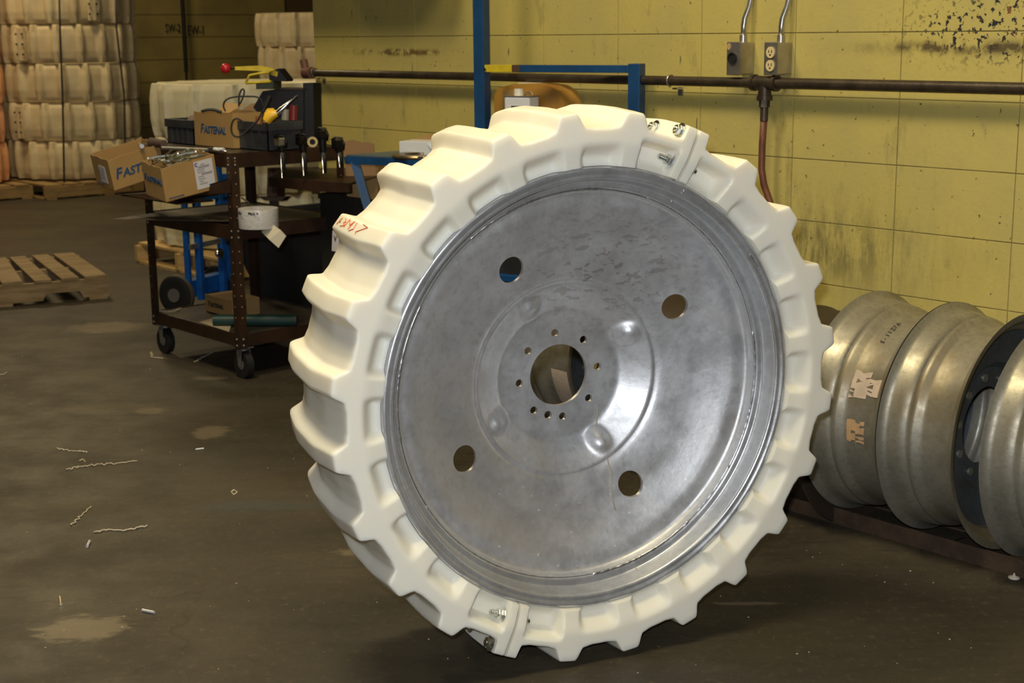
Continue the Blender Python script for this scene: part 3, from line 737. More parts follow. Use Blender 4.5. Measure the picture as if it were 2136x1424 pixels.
MB().poly([(.03, -.066, .05), (.10, -.066, .052), (.10, -.075, .03), (.05, -.075, .03)], (0, .003, 0)).build('side_flap', K['white'], t_)
cp = atd(880, 300, 5.83); cp.z = ZT
t_ = thing('steel_ring', 'dull brass-coloured flat ring lying in front of the white carton on the blue workbench', 'ring', cp)
b_ = MB(); b_.lathe([(.07, 0), (.118, .0), (.122, .007), (.118, .014), (.07, .014)], 48, 'Z', closed=True)
b_.build('ring_body', mat('dull_brass', (.28, .20, .10), .35, .8, c2=(.16, .12, .07), scale=10), t_, smooth=True, ang=50)
MB().box((.0, -.12, .008), (.02, .010, .010)).build('lug', K['blackmetal'], t_)

# ------------------------------------------------------------------ cart
cN = V((-1.150, 6.045, 0)); CL, CW = .77, .56
cart = thing('shop_cart', 'dark brown steel three-shelf cart on casters', 'cart', cN, WR)   # local x = w (towards left corner), local y = -m
def Cp(a, b, z): return cN + w_*a + m_*b + V((0, 0, z))
L3 = .036
def leg(a, b, z1=.955):
    sa = 1 if a == 0 else -1; sb = 1 if b == 0 else -1
    o = MB(); o.box((a+sa*L3/2, -b, (z1+.135)/2), (L3, .004, z1-.135)); o.box((a, -(b+sb*L3/2), (z1+.135)/2), (.004, L3, z1-.135))
    l = o.build('leg', K['cart'], cart)
    h = MB()
    for k in range(15):
        z = .26+k*.047+.01
        if .56 < z < .68: continue
        yo = -b + (.0026 if b == 0 else -.0026)
        h.tube([(a+sa*.018, yo, z), (a+sa*.018, yo+(.0006 if b == 0 else -.0006), z)], .0032, 8)
        xo = a - .0026*sa
        h.tube([(xo, -(b+sb*.018), z), (xo-.0006*sa, -(b+sb*.018), z)], .0032, 8)
    h.build('punched_holes', mat('hole_glow_tan', (.30, .20, .10), .8) if 'hole' not in K else K['hole'], l)
K['hole'] = mat('punched_hole_tan', (.33, .22, .11), .8)
for a in (0, CL):
    for b in (0, CW): leg(a, b)
for z, th in ((.195, .055), (.655, .06), (.957, .062)):
    o = MB(); o.box((CL/2, -CW/2, z-.003), (CL-.008, CW-.008, .006)); sh = o.build('shelf', K['carttop'], cart)
    for (x, y, dx, dy) in ((CL/2, 0, CL-.012, .004), (CL/2, -CW, CL-.012, .004), (0, -CW/2, .004, CW-.012), (CL, -CW/2, .004, CW-.012)):
        MB().box((x+(.004 if x == 0 else -.004 if x == CL else 0), y+(-.004 if y == 0 else .004 if y == -CW else 0), z-th/2+.004), (dx, dy, th), bev=.001).build('shelf_lip', K['cart'], sh)
    bl = MB()
    for a, sa in ((0, 1), (CL, -1)):
        for zz in (z-.018, z-.045):
            bl.lathe([(0, 0), (.006, 0), (.004, .004), (0, .005)], 10, T=M.Translation((a+sa*.018, .002, zz)))
            bl.lathe([(0, 0), (.006, 0), (.004, .004), (0, .005)], 10, 'X', T=M.Translation((-.002, -.018, zz)) @ M.Rotation(pi, 4, 'Z'))
    bl.build('rivets', K['greyhub'], sh, smooth=True)
for a in (.04, CL-.04):
    for b in (.04, CW-.04):
        o = MB(); o.tube([(a, -b-.016, .060), (a, -b+.016, .060)], .058, 40, rads=None)
        wl = o.build('caster_wheel', K['black'], cart, smooth=True, ang=35)
        MB().tube([(a, -b-.0175, .060), (a, -b+.0175, .060)], .022, 20).build('wheel_hub', K['greyhub'], wl, smooth=True, ang=35)
        o = MB(); o.box((a, -b, .136), (.07, .06, .005)).tube([(a, -b, .137), (a, -b, .122)], .022, 20)
        for q in (-1, 1):
            o.poly([(a-.020, -b+q*.021, .125), (a+.020, -b+q*.021, .125), (a+.008, -b+q*.021, .052), (a-.008, -b+q*.021, .052)], (0, q*.003, 0))
        o.build('caster_fork', K['greyhub'], cart)
# side tray carrying the two cartons
tr = MB(); tr.box((.38, .10, .757), (.50, .17, .006)); tray = tr.build('side_tray', K['cart'], cart)
tt = [at(560, 372, .83), at(660, 380, .83), at(728, 384, .83), at(792, 368, .83), at(748, 352, .83), at(600, 352, .83)]
MB().poly(tt, (0, 0, .004)).build('tool_tray', K['cart'], None); tt_o = bpy.data.objects['tool_tray']
Ci = cart.matrix_basis.inverted(); tt_o.parent = cart; tt_o.matrix_basis = Ci
o = MB().poly([tt[0], tt[1], tt[2], tt[2]+V((0, 0, -.035)), tt[1]+V((0, 0, -.040)), tt[0]+V((0, 0, -.035))], (.01, .012, 0)).build('tray_lip', K['cart'], tt_o)
MB().poly([(.02, .012, .93), (.16, .012, .93), (.22, .30, .752), (.06, .30, .752)][:0] or [(.0, .008, .86), (.0, .008, .80), (.30, .10, .742), (.30, .16, .765)], (0, .004, 0)).build('sloping_bracket', K['cart'], cart)
# loose sheet on the middle shelf sticking out to the left
o = MB(); q = [at(233, 458, .662), at(480, 462, .668), at(520, 432, .664), at(385, 436, .664)]
o.poly(q, (0, 0, .003)); tag(o.build('flat_sheet', K['plate']), 'thin dusty sheet on the middle cart shelf, sticking out past the left leg', 'sheet')

# ------------------------------------------------------------------ cartons
def carton(label, org, ax, ay, L_, W2, H_, tilt_open=True, name='cardboard_box', group=None, mt='carton'):
    """org = near bottom corner, ax = right edge direction, ay = left edge direction"""
    x = V(ax).normalized(); y = V(ay); y = (y-x*x.dot(y)).normalized(); z = x.cross(y)
    if z.z < 0: z = -z
    Mx = M(((x.x, y.x, z.x, org[0]), (x.y, y.y, z.y, org[1]), (x.z, y.z, z.z, org[2]), (0, 0, 0, 1)))
    t = thing(name, label, 'box', mw=Mx, group=group)
    th = .003
    def pan(nm, pts, off, m): return MB().poly(pts, off).build(nm, m, t)
    MB().box((L_/2, W2/2, th/2), (L_, W2, th)).build('bottom_panel', K[mt], t)
    jag = lambda a, b, n=7: [(a+(b-a)*i/n, H_+random.uniform(-.004, .004)) for i in range(n+1)]
    for nm, pts, off in (('front_panel', [(p, 0, z_) for p, z_ in [(0, 0)]+jag(0, L_)+[(L_, 0)]], (0, th, 0)), ('back_panel', [(p, W2-th, z_) for p, z_ in [(0, 0)]+jag(0, L_)+[(L_, 0)]], (0, th, 0)),
                         ('side_panel', [(0, p, z_) for p, z_ in [(th, 0)]+jag(th, W2-th)+[(W2-th, 0)]], (th, 0, 0)), ('side_panel', [(L_-th, p, z_) for p, z_ in [(th, 0)]+jag(th, W2-th)+[(W2-th, 0)]], (th, 0, 0))):
        pan(nm, pts, off, K[mt])
    return t
# box of long bolts
b2 = carton('open cardboard box heaped with long zinc bolts, hanging at the cart side', (-1.405, 5.955, .772), (.185, .15, .040), (-.11, .13, .018), .245, .172, .144)
small_caps('FASTENAL', .034, K['ink'], b2, frame((-.0012, .162, .070), (0, -1, 0), (0, 0, 1)))
lb = MB().box((.19, -.001, .075), (.085, .0012, .118)).build('shipping_label', K['paper'], b2)
pr = MB()
for i, (x, wd) in enumerate(((.185, .02), (.190, .05), (.175, .035), (.175, .03), (.200, .05), (.172, .025), (.175, .03), (.172, .02), (.180, .035))):
    pr.box((x, -.0022, .124-.010*i-.006), (wd, .0006, .0035 if i not in (1, 4) else .008))
pr.build('label_print', K['printgrey'], lb)
MB().tube([(.158+.006*cos(a), -.0022, .122+.007*sin(a)) for a in [R_(q) for q in range(50, 320, 20)]], .0022, 6).build('crescent_logo', K['purple'], lb)
MB().box((.05, -.0015, .012), (.07, .0006, .004)).build('small_print', K['ink'], b2)
MB().box((.12, .086, .095), (.235, .16, .01)).build('divider', K['cartonin'], b2)
# emptier box
b1 = carton('open cardboard box with a white barcode label, left of the box of bolts', (-1.705, 6.30, .785), (.17, .14, .052), (-.10, .125, .020), .25, .165, .138)
small_caps('FASTENAL', .054, K['ink'], b1, frame((.018, -.0012, .048), (1, 0, 0), (0, 0, 1)))
lb = MB().box((-.001, .075, .062), (.0012, .058, .075)).build('barcode_label', K['paper'], b1)
pr = MB()
for i in range(9): pr.box((-.0022, .052+i*.0055, .088), (.0006, .0028, .018))
for i in range(3): pr.box((-.0022, .078, .07-.012*i), (.0006, .035, .004))
pr.build('label_print', K['printgrey'], lb)
MB().box((-.0015, .12, .012), (.0006, .06, .004)).build('small_print', K['ink'], b1)
MB().tube([(.01, .02, .118), (.16, .07, .10)], .006, 8).build('divider', K['blackmetal'], b1, smooth=True)
# zinc bolts in the first box
def bolt_mesh():
    b = MB(); b.tube([(0, 0, 0), (.10, 0, 0)], .0032, 8); b.lathe([(0, -.006), (.0068, -.005), (.0068, .0), (0, .0)], 6, 'X'); return b.mesh('zinc_bolt', K['zinc'], True, 40)
bm_ = bolt_mesh(); Mb = b2.matrix_basis
for i in range(46):
    lx = random.uniform(.02, .13); ly = random.uniform(.02, .15); lz = .122 + random.uniform(0, .032)*(1-abs(ly-.09)/.12) + .012
    o = link('zinc_bolt', bm_); yaw = random.choice((0, pi))+random.uniform(-.5, .5); pt = random.uniform(-.22, .12)
    cx = lx+.05
    o.matrix_world = Mb @ M.Translation((cx, ly, lz)) @ M.Rotation(yaw, 4, 'Z') @ M.Rotation(pt, 4, 'Y') @ M.Translation((-.05, 0, 0))
    tag(o, 'long zinc plated bolt in the heap filling the open cardboard box', 'bolt', 'zinc bolts heaped in the box')
# carton on the top shelf
c0 = at(488, 311, .958)
b3 = carton('cardboard box with blue lettering standing on the cart top between two dark bins', c0, -m_*-1 if False else m_, w_, .20, .33, .150)
small_caps('FASTENAL', .048, K['ink'], b3, frame((-.0012, .278, .060), (0, -1, 0), (0, 0, 1)))
MB().poly([(.0, .03, .15), (.0, .13, .15), (.05, .14, .19), (.07, .02, .185)], (0, 0, .003)).build('torn_flap', K['carton'], b3)
MB().poly([(.195, .02, .15), (.195, .25, .15), (.22, .2, .18), (.22, .05, .188)], (.003, 0, 0)).build('torn_flap', K['cartonin'], b3)
# carton on the bottom shelf
c0 = at(412, 660, .197)
b4 = carton('small cardboard box with dark lettering on the bottom cart shelf', at(486, 664, .197), m_, w_, .14, .24, .078, mt='carton')
b4l = small_caps('FASTENAL', .030, K['inkdark'], b4, frame((-.0012, .215, .03), (0, -1, 0), (0, 0, 1)))
MB().box((.07, .12, .078), (.142, .242, .003)).build('top_panel', K['carton'], b4)
# bins
def bin_(label, org, lx, lw, h):
    t = thing('storage_bin', label, 'bin', mw=frame(org, m_, w_), group='dark plastic bins on the cart top')
    o = MB(); th = .004
    for c, d in (((lx/2, th/2, h/2), (lx, th, h)), ((lx/2, lw-th/2, h/2), (lx, th, h)), ((th/2, lw/2, h/2), (th, lw, h)), ((lx-th/2, lw/2, h/2), (th, lw, h)), ((lx/2, lw/2, th/2), (lx, lw, th))): o.box(c, d)
    o.build('bin_body', K['binblack'], t)
    o = MB()
    for c, d in (((lx/2, -.004, h-.018), (lx+.016, .008, .036)), ((lx/2, lw+.004, h-.018), (lx+.016, .008, .036)), ((-.004, lw/2, h-.018), (.008, lw+.016, .036)), ((lx+.004, lw/2, h-.018), (.008, lw+.016, .036))): o.box(c, d, bev=.002)
    o.build('rim_band', K['binblack'], t)
    for q in (.2, .4, .6, .8): MB().box((-.003, lw*q, (h-.03)/2), (.005, .006, h-.04)).build('rib', K['binblack'], t)
    for q in (.3, .7): MB().box((lx*q, -.003, (h-.03)/2), (.006, .005, h-.04)).build('rib', K['binblack'], t)
    return t
bin_('dark grey plastic bin left of the lettered cardboard box on the cart top', at(405, 303, .958), .16, .24, .11)
bin_('dark grey plastic bin holding yellow tools, right of the lettered cardboard box', at(560, 316, .958), .17, .30, .120)
o = MB(); o.lathe([(0, 0), (.04, 0), (.046, .03), (.042, .075), (.032, .105), (.018, .122), (0, .126)], 20, 'Z'); tag(o.build('cloth_rag', mat('grey_brown_cloth', (.18, .13, .10), .9), smooth=True, loc=at(405, 303, .963)+m_*.08+w_*.13), 'grey brown rag bulging from the left dark bin', 'rag')

# strapping tool stand
dT = 6.42
st = thing('steel_tool_board', 'dark steel backboard standing at the rear of the cart top', 'board', (0, 0, 0))
q0 = at(655, 312, .958)
def Q(x, y, d=dT): return atd(x, y, d)
MB().poly([Q(575, 186), Q(636, 187), Q(636, 300), Q(575, 300)], (.01, .012, 0)).build('back_plate', K['blackmetal'], st)
MB().poly([Q(632, 173), Q(653, 173), Q(656, 303), Q(634, 303)], (.03, .035, 0)).build('side_post', K['blackmetal'], st)
MB().poly([Q(575, 183), Q(640, 184), Q(640, 190), Q(575, 189)], (.04, .05, 0)).build('top_ledge', K['cart'], st)
MB().poly([Q(528, 224), Q(548, 190), Q(575, 186), Q(575, 250), Q(552, 250)], (.03, .036, 0)).build('gusset', K['blackmetal'], st)
sp = thing('strapping_tool', 'yellow and black lever tool with a red ball handle on the dark backboard', 'tool', (0, 0, 0))
dS = dT-.03
b_ = MB(); bmesh.ops.create_icosphere(b_.b, subdivisions=3, radius=.0225, matrix=M.Translation(Q(471, 143, dS))); b_.build('ball_handle', K['red'], sp, smooth=True)
MB().tube([Q(481, 143, dS), Q(490, 142, dS)], .005, 10).build('ball_stud', K['blackmetal'], sp, smooth=True)
MB().poly([Q(488, 139, dS), Q(535, 137, dS), Q(556, 141, dS), Q(580, 150, dS), Q(578, 160, dS), Q(560, 155, dS), Q(545, 148, dS), Q(488, 146, dS)], (.012, .014, 0)).build('lever_arm', K['yellow'], sp)
MB().tube([Q(513, 173, dS), Q(520, 157, dS), Q(540, 153, dS), Q(562, 151, dS)], .005, 8).tube([Q(513, 173, dS), Q(530, 172, dS), Q(565, 170, dS)], .006, 8).build('loop_handle', K['yellow'], sp, smooth=True)
MB().poly([Q(560, 150, dS), Q(580, 143, dS), Q(598, 166, dS), Q(596, 170, dS), Q(562, 168, dS)], (.025, .03, 0)).build('tool_head', K['blackmetal'], sp)
MB().poly([Q(534, 172, dS), Q(570, 168, dS), Q(570, 186, dS), Q(534, 186, dS)], (.03, .035, 0)).build('mount_block', mat('oily_green_black', (.03, .035, .015), .4, .3), sp)
# cable
b_ = MB(); dC = 5.98
def cab(pts, rad=.0036):
    P_ = [atd(x, y, d if d else dC) for x, y, d in [(*p, None) if len(p) == 2 else p for p in pts]]
    # catmull-rom
    out = []
    for i in range(len(P_)-1):
        a = P_[max(i-1, 0)]; b = P_[i]; c = P_[i+1]; d = P_[min(i+2, len(P_)-1)]
        for k in range(6):
            t = k/6; out.append(.5*((2*b)+(c-a)*t+(2*a-5*b+4*c-d)*t*t+(3*b-3*c+d-a)*t**3))
    out.append(P_[-1]); b_.tube(out, rad, 8)
cab([(470, 232), (466, 220), (472, 208), (490, 202), (515, 201), (538, 203), (548, 216), (550, 232), (547, 246)])
cab([(498, 222), (499, 200), (504, 187), (509, 188), (508, 200), (500, 218)])
cab([(562, 203), (550, 226), (538, 250), (520, 268), (500, 284), (487, 282), (482, 268), (486, 252), (494, 247), (504, 252), (510, 258)])
cab([(420, 232), (432, 229), (446, 229), (462, 234)], .006)
MB_c = b_.build('power_cable', K['black'], smooth=True); tag(MB_c, 'black looping cable over the boxes on the cart top', 'cable')
b_ = MB(); b_.tube([atd(563, 200, dC), atd(549, 232, dC)], .008, 10); tag(b_.build('cable_plug', K['black'], smooth=True, ang=40), 'thick black strain relief at the end of the looping cable', 'plug')
# yellow pieces and spray lance in right bin
t_ = thing('yellow_spray_gun', 'yellow spray gun with a bright metal nozzle sticking out of the right dark bin', 'tool', (0, 0, 0))
MB().poly([atd(548, 236, 6.1), atd(558, 226, 6.1), atd(566, 236, 6.1), atd(560, 246, 6.1), atd(550, 243, 6.1)], (.02, .024, 0)).build('trigger_guard', K['toolyellow'], t_)
b_ = MB(); b_.tube([atd(555, 252, 6.1), atd(566, 240, 6.1), atd(578, 236, 6.1)], .014, 12, rads=[.020, .022, .015]); b_.build('gun_body', K['toolyellow'], t_, smooth=True, ang=50)
b_ = MB(); b_.tube([atd(576, 238, 6.1), atd(590, 226, 6.1), atd(600, 216, 6.1), atd(606, 211, 6.1), atd(620, 199, 6.1)], .01, 12, rads=[.013, .011, .006, .004, .003]); b_.build('metal_nozzle', K['chrome'], t_, smooth=True, ang=50)
b_ = MB(); b_.tube([atd(612, 250, 6.12), atd(613, 220, 6.12)], .017, 16); tag(b_.build('red_spray_can', mat('dark_red_can', (.16, .015, .015), .4), smooth=True, ang=40), 'dark red can behind the spray gun in the right bin', 'can')
b_ = MB(); b_.tube([atd(595, 250, 6.11), atd(596, 228, 6.11)], .016, 16); tag(b_.build('grey_bottle', mat('cloudy_bottle', (.26, .23, .19), .4), smooth=True, ang=40), 'cloudy grey bottle between the spray gun and the red can', 'bottle')
b_ = MB(); b_.tube([atd(540, 258, 6.1), atd(541, 243, 6.1)], .016, 14); tag(b_.build('brown_jar', mat('brown_jar_body', (.28, .11, .03), .4), smooth=True, ang=40), 'brown jar in the right bin beside the yellow gun', 'jar')
# rods on the cart top
def rod(name, label, a, b, rad, m, cat='rod'):
    o = MB().tube([a, b], rad, 10).build(name, K[m], smooth=True, ang=40); tag(o, label, cat); return o
rod('steel_rod', 'long grey rod lying on the front edge of the cart top', at(338, 309, .966), at(434, 313, .966), .0075, 'greyhub')
t_ = thing('screwdriver', 'bright screwdriver with a white and black handle near the cart corner', 'screwdriver', (0, 0, 0))
MB().tube([at(434, 313, .966), at(472, 316, .966)], .0035, 8).build('blade', K['chrome'], t_, smooth=True)
MB().tube([at(447, 311, .970), at(467, 312, .970)], .008, 10).build('handle', K['white'], t_, smooth=True, ang=40)
MB().tube([at(438, 310.5, .970), at(447, 311, .970)], .007, 10).build('collar', K['black'], t_, smooth=True, ang=40)
t_ = thing('ratchet', 'ratchet wrench with a dark head lying at the left end of the cart top', 'wrench', (0, 0, 0))
MB().tube([at(283, 300, .968), at(330, 303, .968)], .005, 8).build('handle', K['greyhub'], t_, smooth=True)
MB().tube([at(292, 300, .972), at(296, 305, .972)], .010, 12).build('end_socket', K['chrome'], t_, smooth=True, ang=40)
t_ = thing('cloth_roll', 'dark flat roll lying left of the left bin on the cart top', 'roll', (0, 0, 0))
MB().tube([at(316, 297, .98), at(342, 300, .98)], .02, 14, rads=[.022, .017]).build('roll_body', mat('dark_brown_cloth', (.09, .055, .04), .8), t_, smooth=True, ang=50)
# pneumatic tools hanging on the right edge of the cart top
spots = [(586, 287, 370), (631, 284, 365), (672, 272, 361), (706, 292, 347)]
for i, (x, y0, y1) in enumerate(spots):
    d = V(); e = at(x, 318-.03*(x-485), .958); d_ = e.y-.03
    labs = ['air tool with a bright square head, leftmost of four hanging on the cart edge', 'air tool with a bright chuck, second from left on the cart edge', 'tallest dark air tool, third from left on the cart edge', 'short dark air tool at the right end of the cart edge']
    t_ = thing('air_tool', labs[i], 'air tool', (0, 0, 0), group='air tools hanging on the cart edge')
    pT = atd(x, y0+12, d_); pM = atd(x+2, 316, d_); pE = atd(x+5, y1, d_)
    MB().tube([pT+V((0, 0, -.01)), pM], .014, 12, rads=[.018, .015]).build('tool_body', K['blackmetal'], t_, smooth=True, ang=40)
    MB().box(pT+V((-.006, 0, .006)), (.040, .035, .038), rotW, bev=.006).build('tool_head', K['zinc'] if i == 0 else K['blackmetal'], t_)
    b_ = MB(); b_.tube([pT+V((-.03, .01, .022)), pT+V((-.012, .01, .034)), pT+V((.012, .01, .03)), pT+V((.022, .01, .005)), pT+V((.018, .01, -.02))], .006, 8); b_.build('lever', K['blackmetal'], t_, smooth=True)
    MB().tube([pM, pM+V((.004, 0, -.03)), pE], .010, 12, rads=[.013, .011, .009]).build('barrel', K['black'], t_, smooth=True)
    o_ = V((-.004, -.010, 0)); MB().tube([pM+o_, pE+o_, pE+o_+V((0, 0, -.004))], .0025, 8, rads=[.0025, .0025, .006]).build('chisel_rod', K['chrome'], t_, smooth=True)
b_ = MB(); b_.lathe([(.012, -.004), (.022, -.004), (.022, .004), (.012, .004)], 24, closed=True, T=M.Translation(atd(652, 296, 6.15))); tag(b_.build('brass_ring', mat('tan_brass', (.5, .36, .14), .4, .5), smooth=True, ang=40), 'small tan ring between the second and third air tools', 'ring')

# roll of labels on the middle shelf
cR = at(540, 474, .655)
t_ = thing('label_roll', 'roll of silvery white printed labels on the middle cart shelf, its end hanging down', 'label roll', cR)
b_ = MB(); b_.lathe([(.030, 0), (.082, 0), (.0825, .002), (.0825, .078), (.082, .08), (.030, .08)], 64, 'Z', closed=True); b_.build('wound_labels', K['whitelabel'], t_, smooth=True, ang=40)
for a, s_ in ((205, 'Mark A'), (250, 'Mark A')):
    text('print', s_, .016, K['inkdark'], t_, frame((.0832*cos(R_(a)), .0832*sin(R_(a)), .062), (-sin(R_(a)), cos(R_(a)), 0), (0, 0, 1)), th=.0004, bold=.0004)
q = [(-.005, -.083, .072), (.0, -.083, .006), (.012, -.095, -.012), (.045, -.12, -.06), (.085, -.13, -.098)]
vs = MB(); A_ = []; B_ = []
edge1 = [at(545, 440, .725), at(545, 470, .66), atd(546, 484, 6.0), atd(562, 500, 5.97), atd(581, 517, 5.97)]
edge2 = [at(558, 441, .725), at(562, 462, .68), atd(572, 470, 5.99), atd(586, 480, 5.97), atd(597, 492, 5.97)]
cRi = cR
for a, b in zip(edge1, edge2): A_.append(vs.b.verts.new(a-cRi)); B_.append(vs.b.verts.new(b-cRi))
for i in range(1, len(A_)-1): vs.b.faces.new((A_[i], A_[i+1], B_[i+1], B_[i]))
tail = vs.build('hanging_tail', K['tapeback'], t_); so = tail.modifiers.new('s', 'SOLIDIFY'); so.thickness = .0006
rod('steel_pin', 'thin steel rod leaning behind the label roll', at(504, 412, .70), at(520, 424, .68), .004, 'greyhub')
# bottom shelf: green tube, paper
t_ = thing('green_tube', 'dark green cardboard tube lying on the bottom cart shelf', 'tube', (0, 0, 0))
ga, gb = at(446, 668, .222), at(617, 668, .222)
MB().tube([ga, gb], .026, 28).build('tube_body', K['green'], t_, smooth=True, ang=40)
MB().tube([gb-(gb-ga).normalized()*.002, gb+(gb-ga).normalized()*.006], .0235, 28).build('end_cap', K['binblack'], t_, smooth=True, ang=40)
o = MB(); o.poly([at(415, 672, .199), at(445, 663, .199), at(485, 668, .199), at(478, 692, .199)], (0, 0, .001)); tag(o.build('paper_sheet', mat('dull_paper', (.36, .30, .20), .8)), 'dull sheet of paper on the bottom cart shelf below the green tube', 'paper')
o = MB().box(at(513, 636, .23), (.03, .03, .055), rotW, bev=.002).build('small_white_carton', K['paper']); tag(o, 'tiny white carton behind the green tube on the bottom shelf', 'carton')
sh = MB().mesh if False else None
def curl(name, label, pts, rad, m='shaving', amp=.004, freq=3., cat='plastic shaving', group='plastic shavings on the floor'):
    P_ = []; n = 16*(len(pts)-1); 
    for i in range(n+1):
        u = i/n*(len(pts)-1); k = min(int(u), len(pts)-2); f_ = u-k
        p = V(pts[k]).lerp(V(pts[k+1]), f_); am = amp*(1 if (k % 2 == 0) else .35)
        d = (V(pts[k+1])-V(pts[k])).normalized(); s_ = V((-d.y, d.x, 0))
        P_.append(p + s_*am*sin(u*freq*2*pi/1.) + V((0, 0, rad+abs(am*.6*cos(u*freq*2*pi)))))
    o = MB().tube(P_, rad, 6).build(name, K[m], smooth=True); return tag(o, label, cat, group)
curl('plastic_shaving', 'white curly shaving on the bottom cart shelf at its left end', [at(332, 650, .197), at(350, 652, .197), at(365, 650, .197), at(376, 645, .197)], .002, amp=.008)

# ------------------------------------------------------------------ hand truck behind the cart
ht = thing('hand_truck', 'bright blue two-wheeled hand truck standing behind the cart', 'hand truck', (-1.60, 7.72, 0), WR-1.15)
for x in (-.10, .10): MB().box((x, 0, .52), (.032, .035, .90), bev=.003).build('upright', K['bluebright'], ht)
for x in (-.20, .20): MB().box((x*.88, .02, .40), (.022, .03, .62), bev=.003).build('side_rail', K['bluebright'], ht)
for z, m in ((.36, 'greyhub'), (.46, 'greyhub'), (.60, 'bluebright'), (.80, 'bluebright'), (.95, 'bluebright')): MB().box((0, 0, z), (.36, .02, .028), bev=.002).build('cross_brace', K[m], ht)
MB().box((0, -.10, .012), (.36, .2, .008)).build('toe_plate', K['bluebright'], ht)
MB().tube([(-.19, .09, .105), (.19, .09, .105)], .012, 12).build('axle', K['greyhub'], ht, smooth=True, ang=40)
MB().box((0, .06, .13), (.34, .07, .09), bev=.004).build('axle_housing', K['bluebright'], ht)
for x in (-.19, .19):
    b_ = MB(); b_.lathe([(.055, -.024), (.08, -.027), (.100, -.020), (.105, 0), (.100, .020), (.08, .027), (.055, .024)], 48, 'X', T=M.Translation((x, .09, .105))); wl = b_.build('wheel', K['black'], ht, smooth=True, ang=50)
    MB().tube([(x-.03, .09, .105), (x+.03, .09, .105)], .036, 24).build('wheel_hub', K['greyhub'], wl, smooth=True, ang=40)
    b_ = MB(); b_.lathe([(.1052, -.014), (.1058, -.012), (.1058, .012), (.1052, .014)], 48, 'X', T=M.Translation((x, .09, .105))); b_.caps = False; b_.build('tread_band', K['tread'], wl, smooth=True, ang=50)
MB().lathe([(0, 0), (.03, 0), (.02, .02), (0, .025)], 16, T=M.Translation((.03, -.04, .30))).build('chrome_latch', K['chrome'], ht, smooth=True)

# ------------------------------------------------------------------ hopper, crate, stand
hp = thing('steel_hopper', 'dark tapered steel hopper behind the cart', 'hopper', at(680, 560, .0), WR)
hp.location = w_*6.52 + m_*4.3
b_ = MB()
def frus(b, x0, y0, x1, y1, z0, z1, th=.006):
    v0 = [(-x0, -y0, z0), (x0, -y0, z0), (x0, y0, z0), (-x0, y0, z0)]; v1 = [(-x1, -y1, z1), (x1, -y1, z1), (x1, y1, z1), (-x1, y1, z1)]
    a = [b.b.verts.new(p) for p in v0]; c = [b.b.verts.new(p) for p in v1]
    for i in range(4): b.b.faces.new((a[i], a[(i+1) % 4], c[(i+1) % 4], c[i]))
    b.b.faces.new(a[::-1])
frus(b_, .22, .22, .33, .36, .08, .50); o = b_.build('tub', K['hopper'], hp); so = o.modifiers.new('s', 'SOLIDIFY'); so.thickness = .006
for c, d in (((0, .36, .50), (.68, .03, .03)), ((0, -.36, .50), (.68, .03, .03)), ((.33, 0, .50), (.03, .72, .03)), ((-.33, 0, .50), (.03, .72, .03))): MB().box(c, d, bev=.002).build('rim_bar', K['hopper'], hp)
for x in (-.2, .2): MB().box((x, 0, .04), (.05, .46, .08)).build('skid', K['hopper'], hp)
Qc = at(668, 402, .76)
cr = thing('grey_crate', 'dark grey open steel crate behind the slanted leg of the blue workbench', 'crate', Qc, WR)   # x along w ; extends -w, +m
cx, cy = .58, .31
b_ = MB()
for c, d in (((-cx/2, 0, -.30), (cx, .006, .60)), ((-cx/2, -cy, -.30), (cx, .006, .60)), ((0, -cy/2, -.30), (.006, cy, .60)), ((-cx, -cy/2, -.30), (.006, cy, .60)), ((-cx/2, -cy/2, -.595), (cx, cy, .006))): b_.box(c, d)
b_.build('crate_body', K['hopper'], cr)
b_ = MB()
for c, d in (((-cx/2, .004, -.012), (cx+.01, .012, .024)), ((0, -cy/2, -.012), (.012, cy, .024))): b_.box(c, d, bev=.001)
b_.build('rolled_edge', K['hopper'], cr)
for p in ((-.04, -.04), (-.04, -cy+.04), (-cx+.04, -.04), (-cx+.04, -cy+.04)): MB().box((p[0], p[1], -.68), (.05, .05, .16)).build('foot', K['hopper'], cr)
pv = at(701, 503, .36); 
t_ = thing('white_tag', 'white tag with a black mark hanging by the left side of the big tyre', 'tag', mw=frame(pv, -w_, (.12, .0, 1)))
t_.location = atd(700, 503, 6.05)
MB().box((0, 0, 0), (.048, .085, .002)).build('tag_card', K['paper'], t_)
MB().box((0, .052, .001), (.030, .02, .002)).build('hanger', K['boxsteel'], t_)
text('print', 'V', .034, K['inkdark'], t_, M.Translation((-.012, -.002, .0012)), th=.0004, bold=.001)
# steel stand far behind
sd = thing('steel_stand', 'dark steel stand with a cross beam in front of the white tyres, behind the cart', 'stand', (0, 0, 0))
d8 = 8.5
def S8(x, y, d=d8): return atd(x, y, d)
MB().poly([S8(566, 350), S8(650, 350), S8(650, 362), S8(566, 362)], (.05, .06, 0)).build('beam', K['cart'], sd)
MB().poly([S8(558, 350), S8(577, 350), S8(578, 412), S8(556, 412)], (.04, .045, 0)).build('pedestal', K['cart'], sd)
MB().poly([S8(537, 410), S8(597, 410), S8(586, 420), S8(552, 418)], (.03, .035, 0)).build('foot_plate', K['cart'], sd)
zt = S8(567, 416).z
MB().box((S8(567, 416).x, d8+.08, zt/2), (.05, .05, zt)).build('column', K['cart'], sd)
MB().box((S8(567, 416).x, d8+.08, .01), (.30, .22, .02)).build('base_plate', K['cart'], sd)
t_ = thing('torn_carton', 'torn brown carton standing in the dark crate by the yellow wall', 'box', (0, 0, 0))
D6 = 6.36
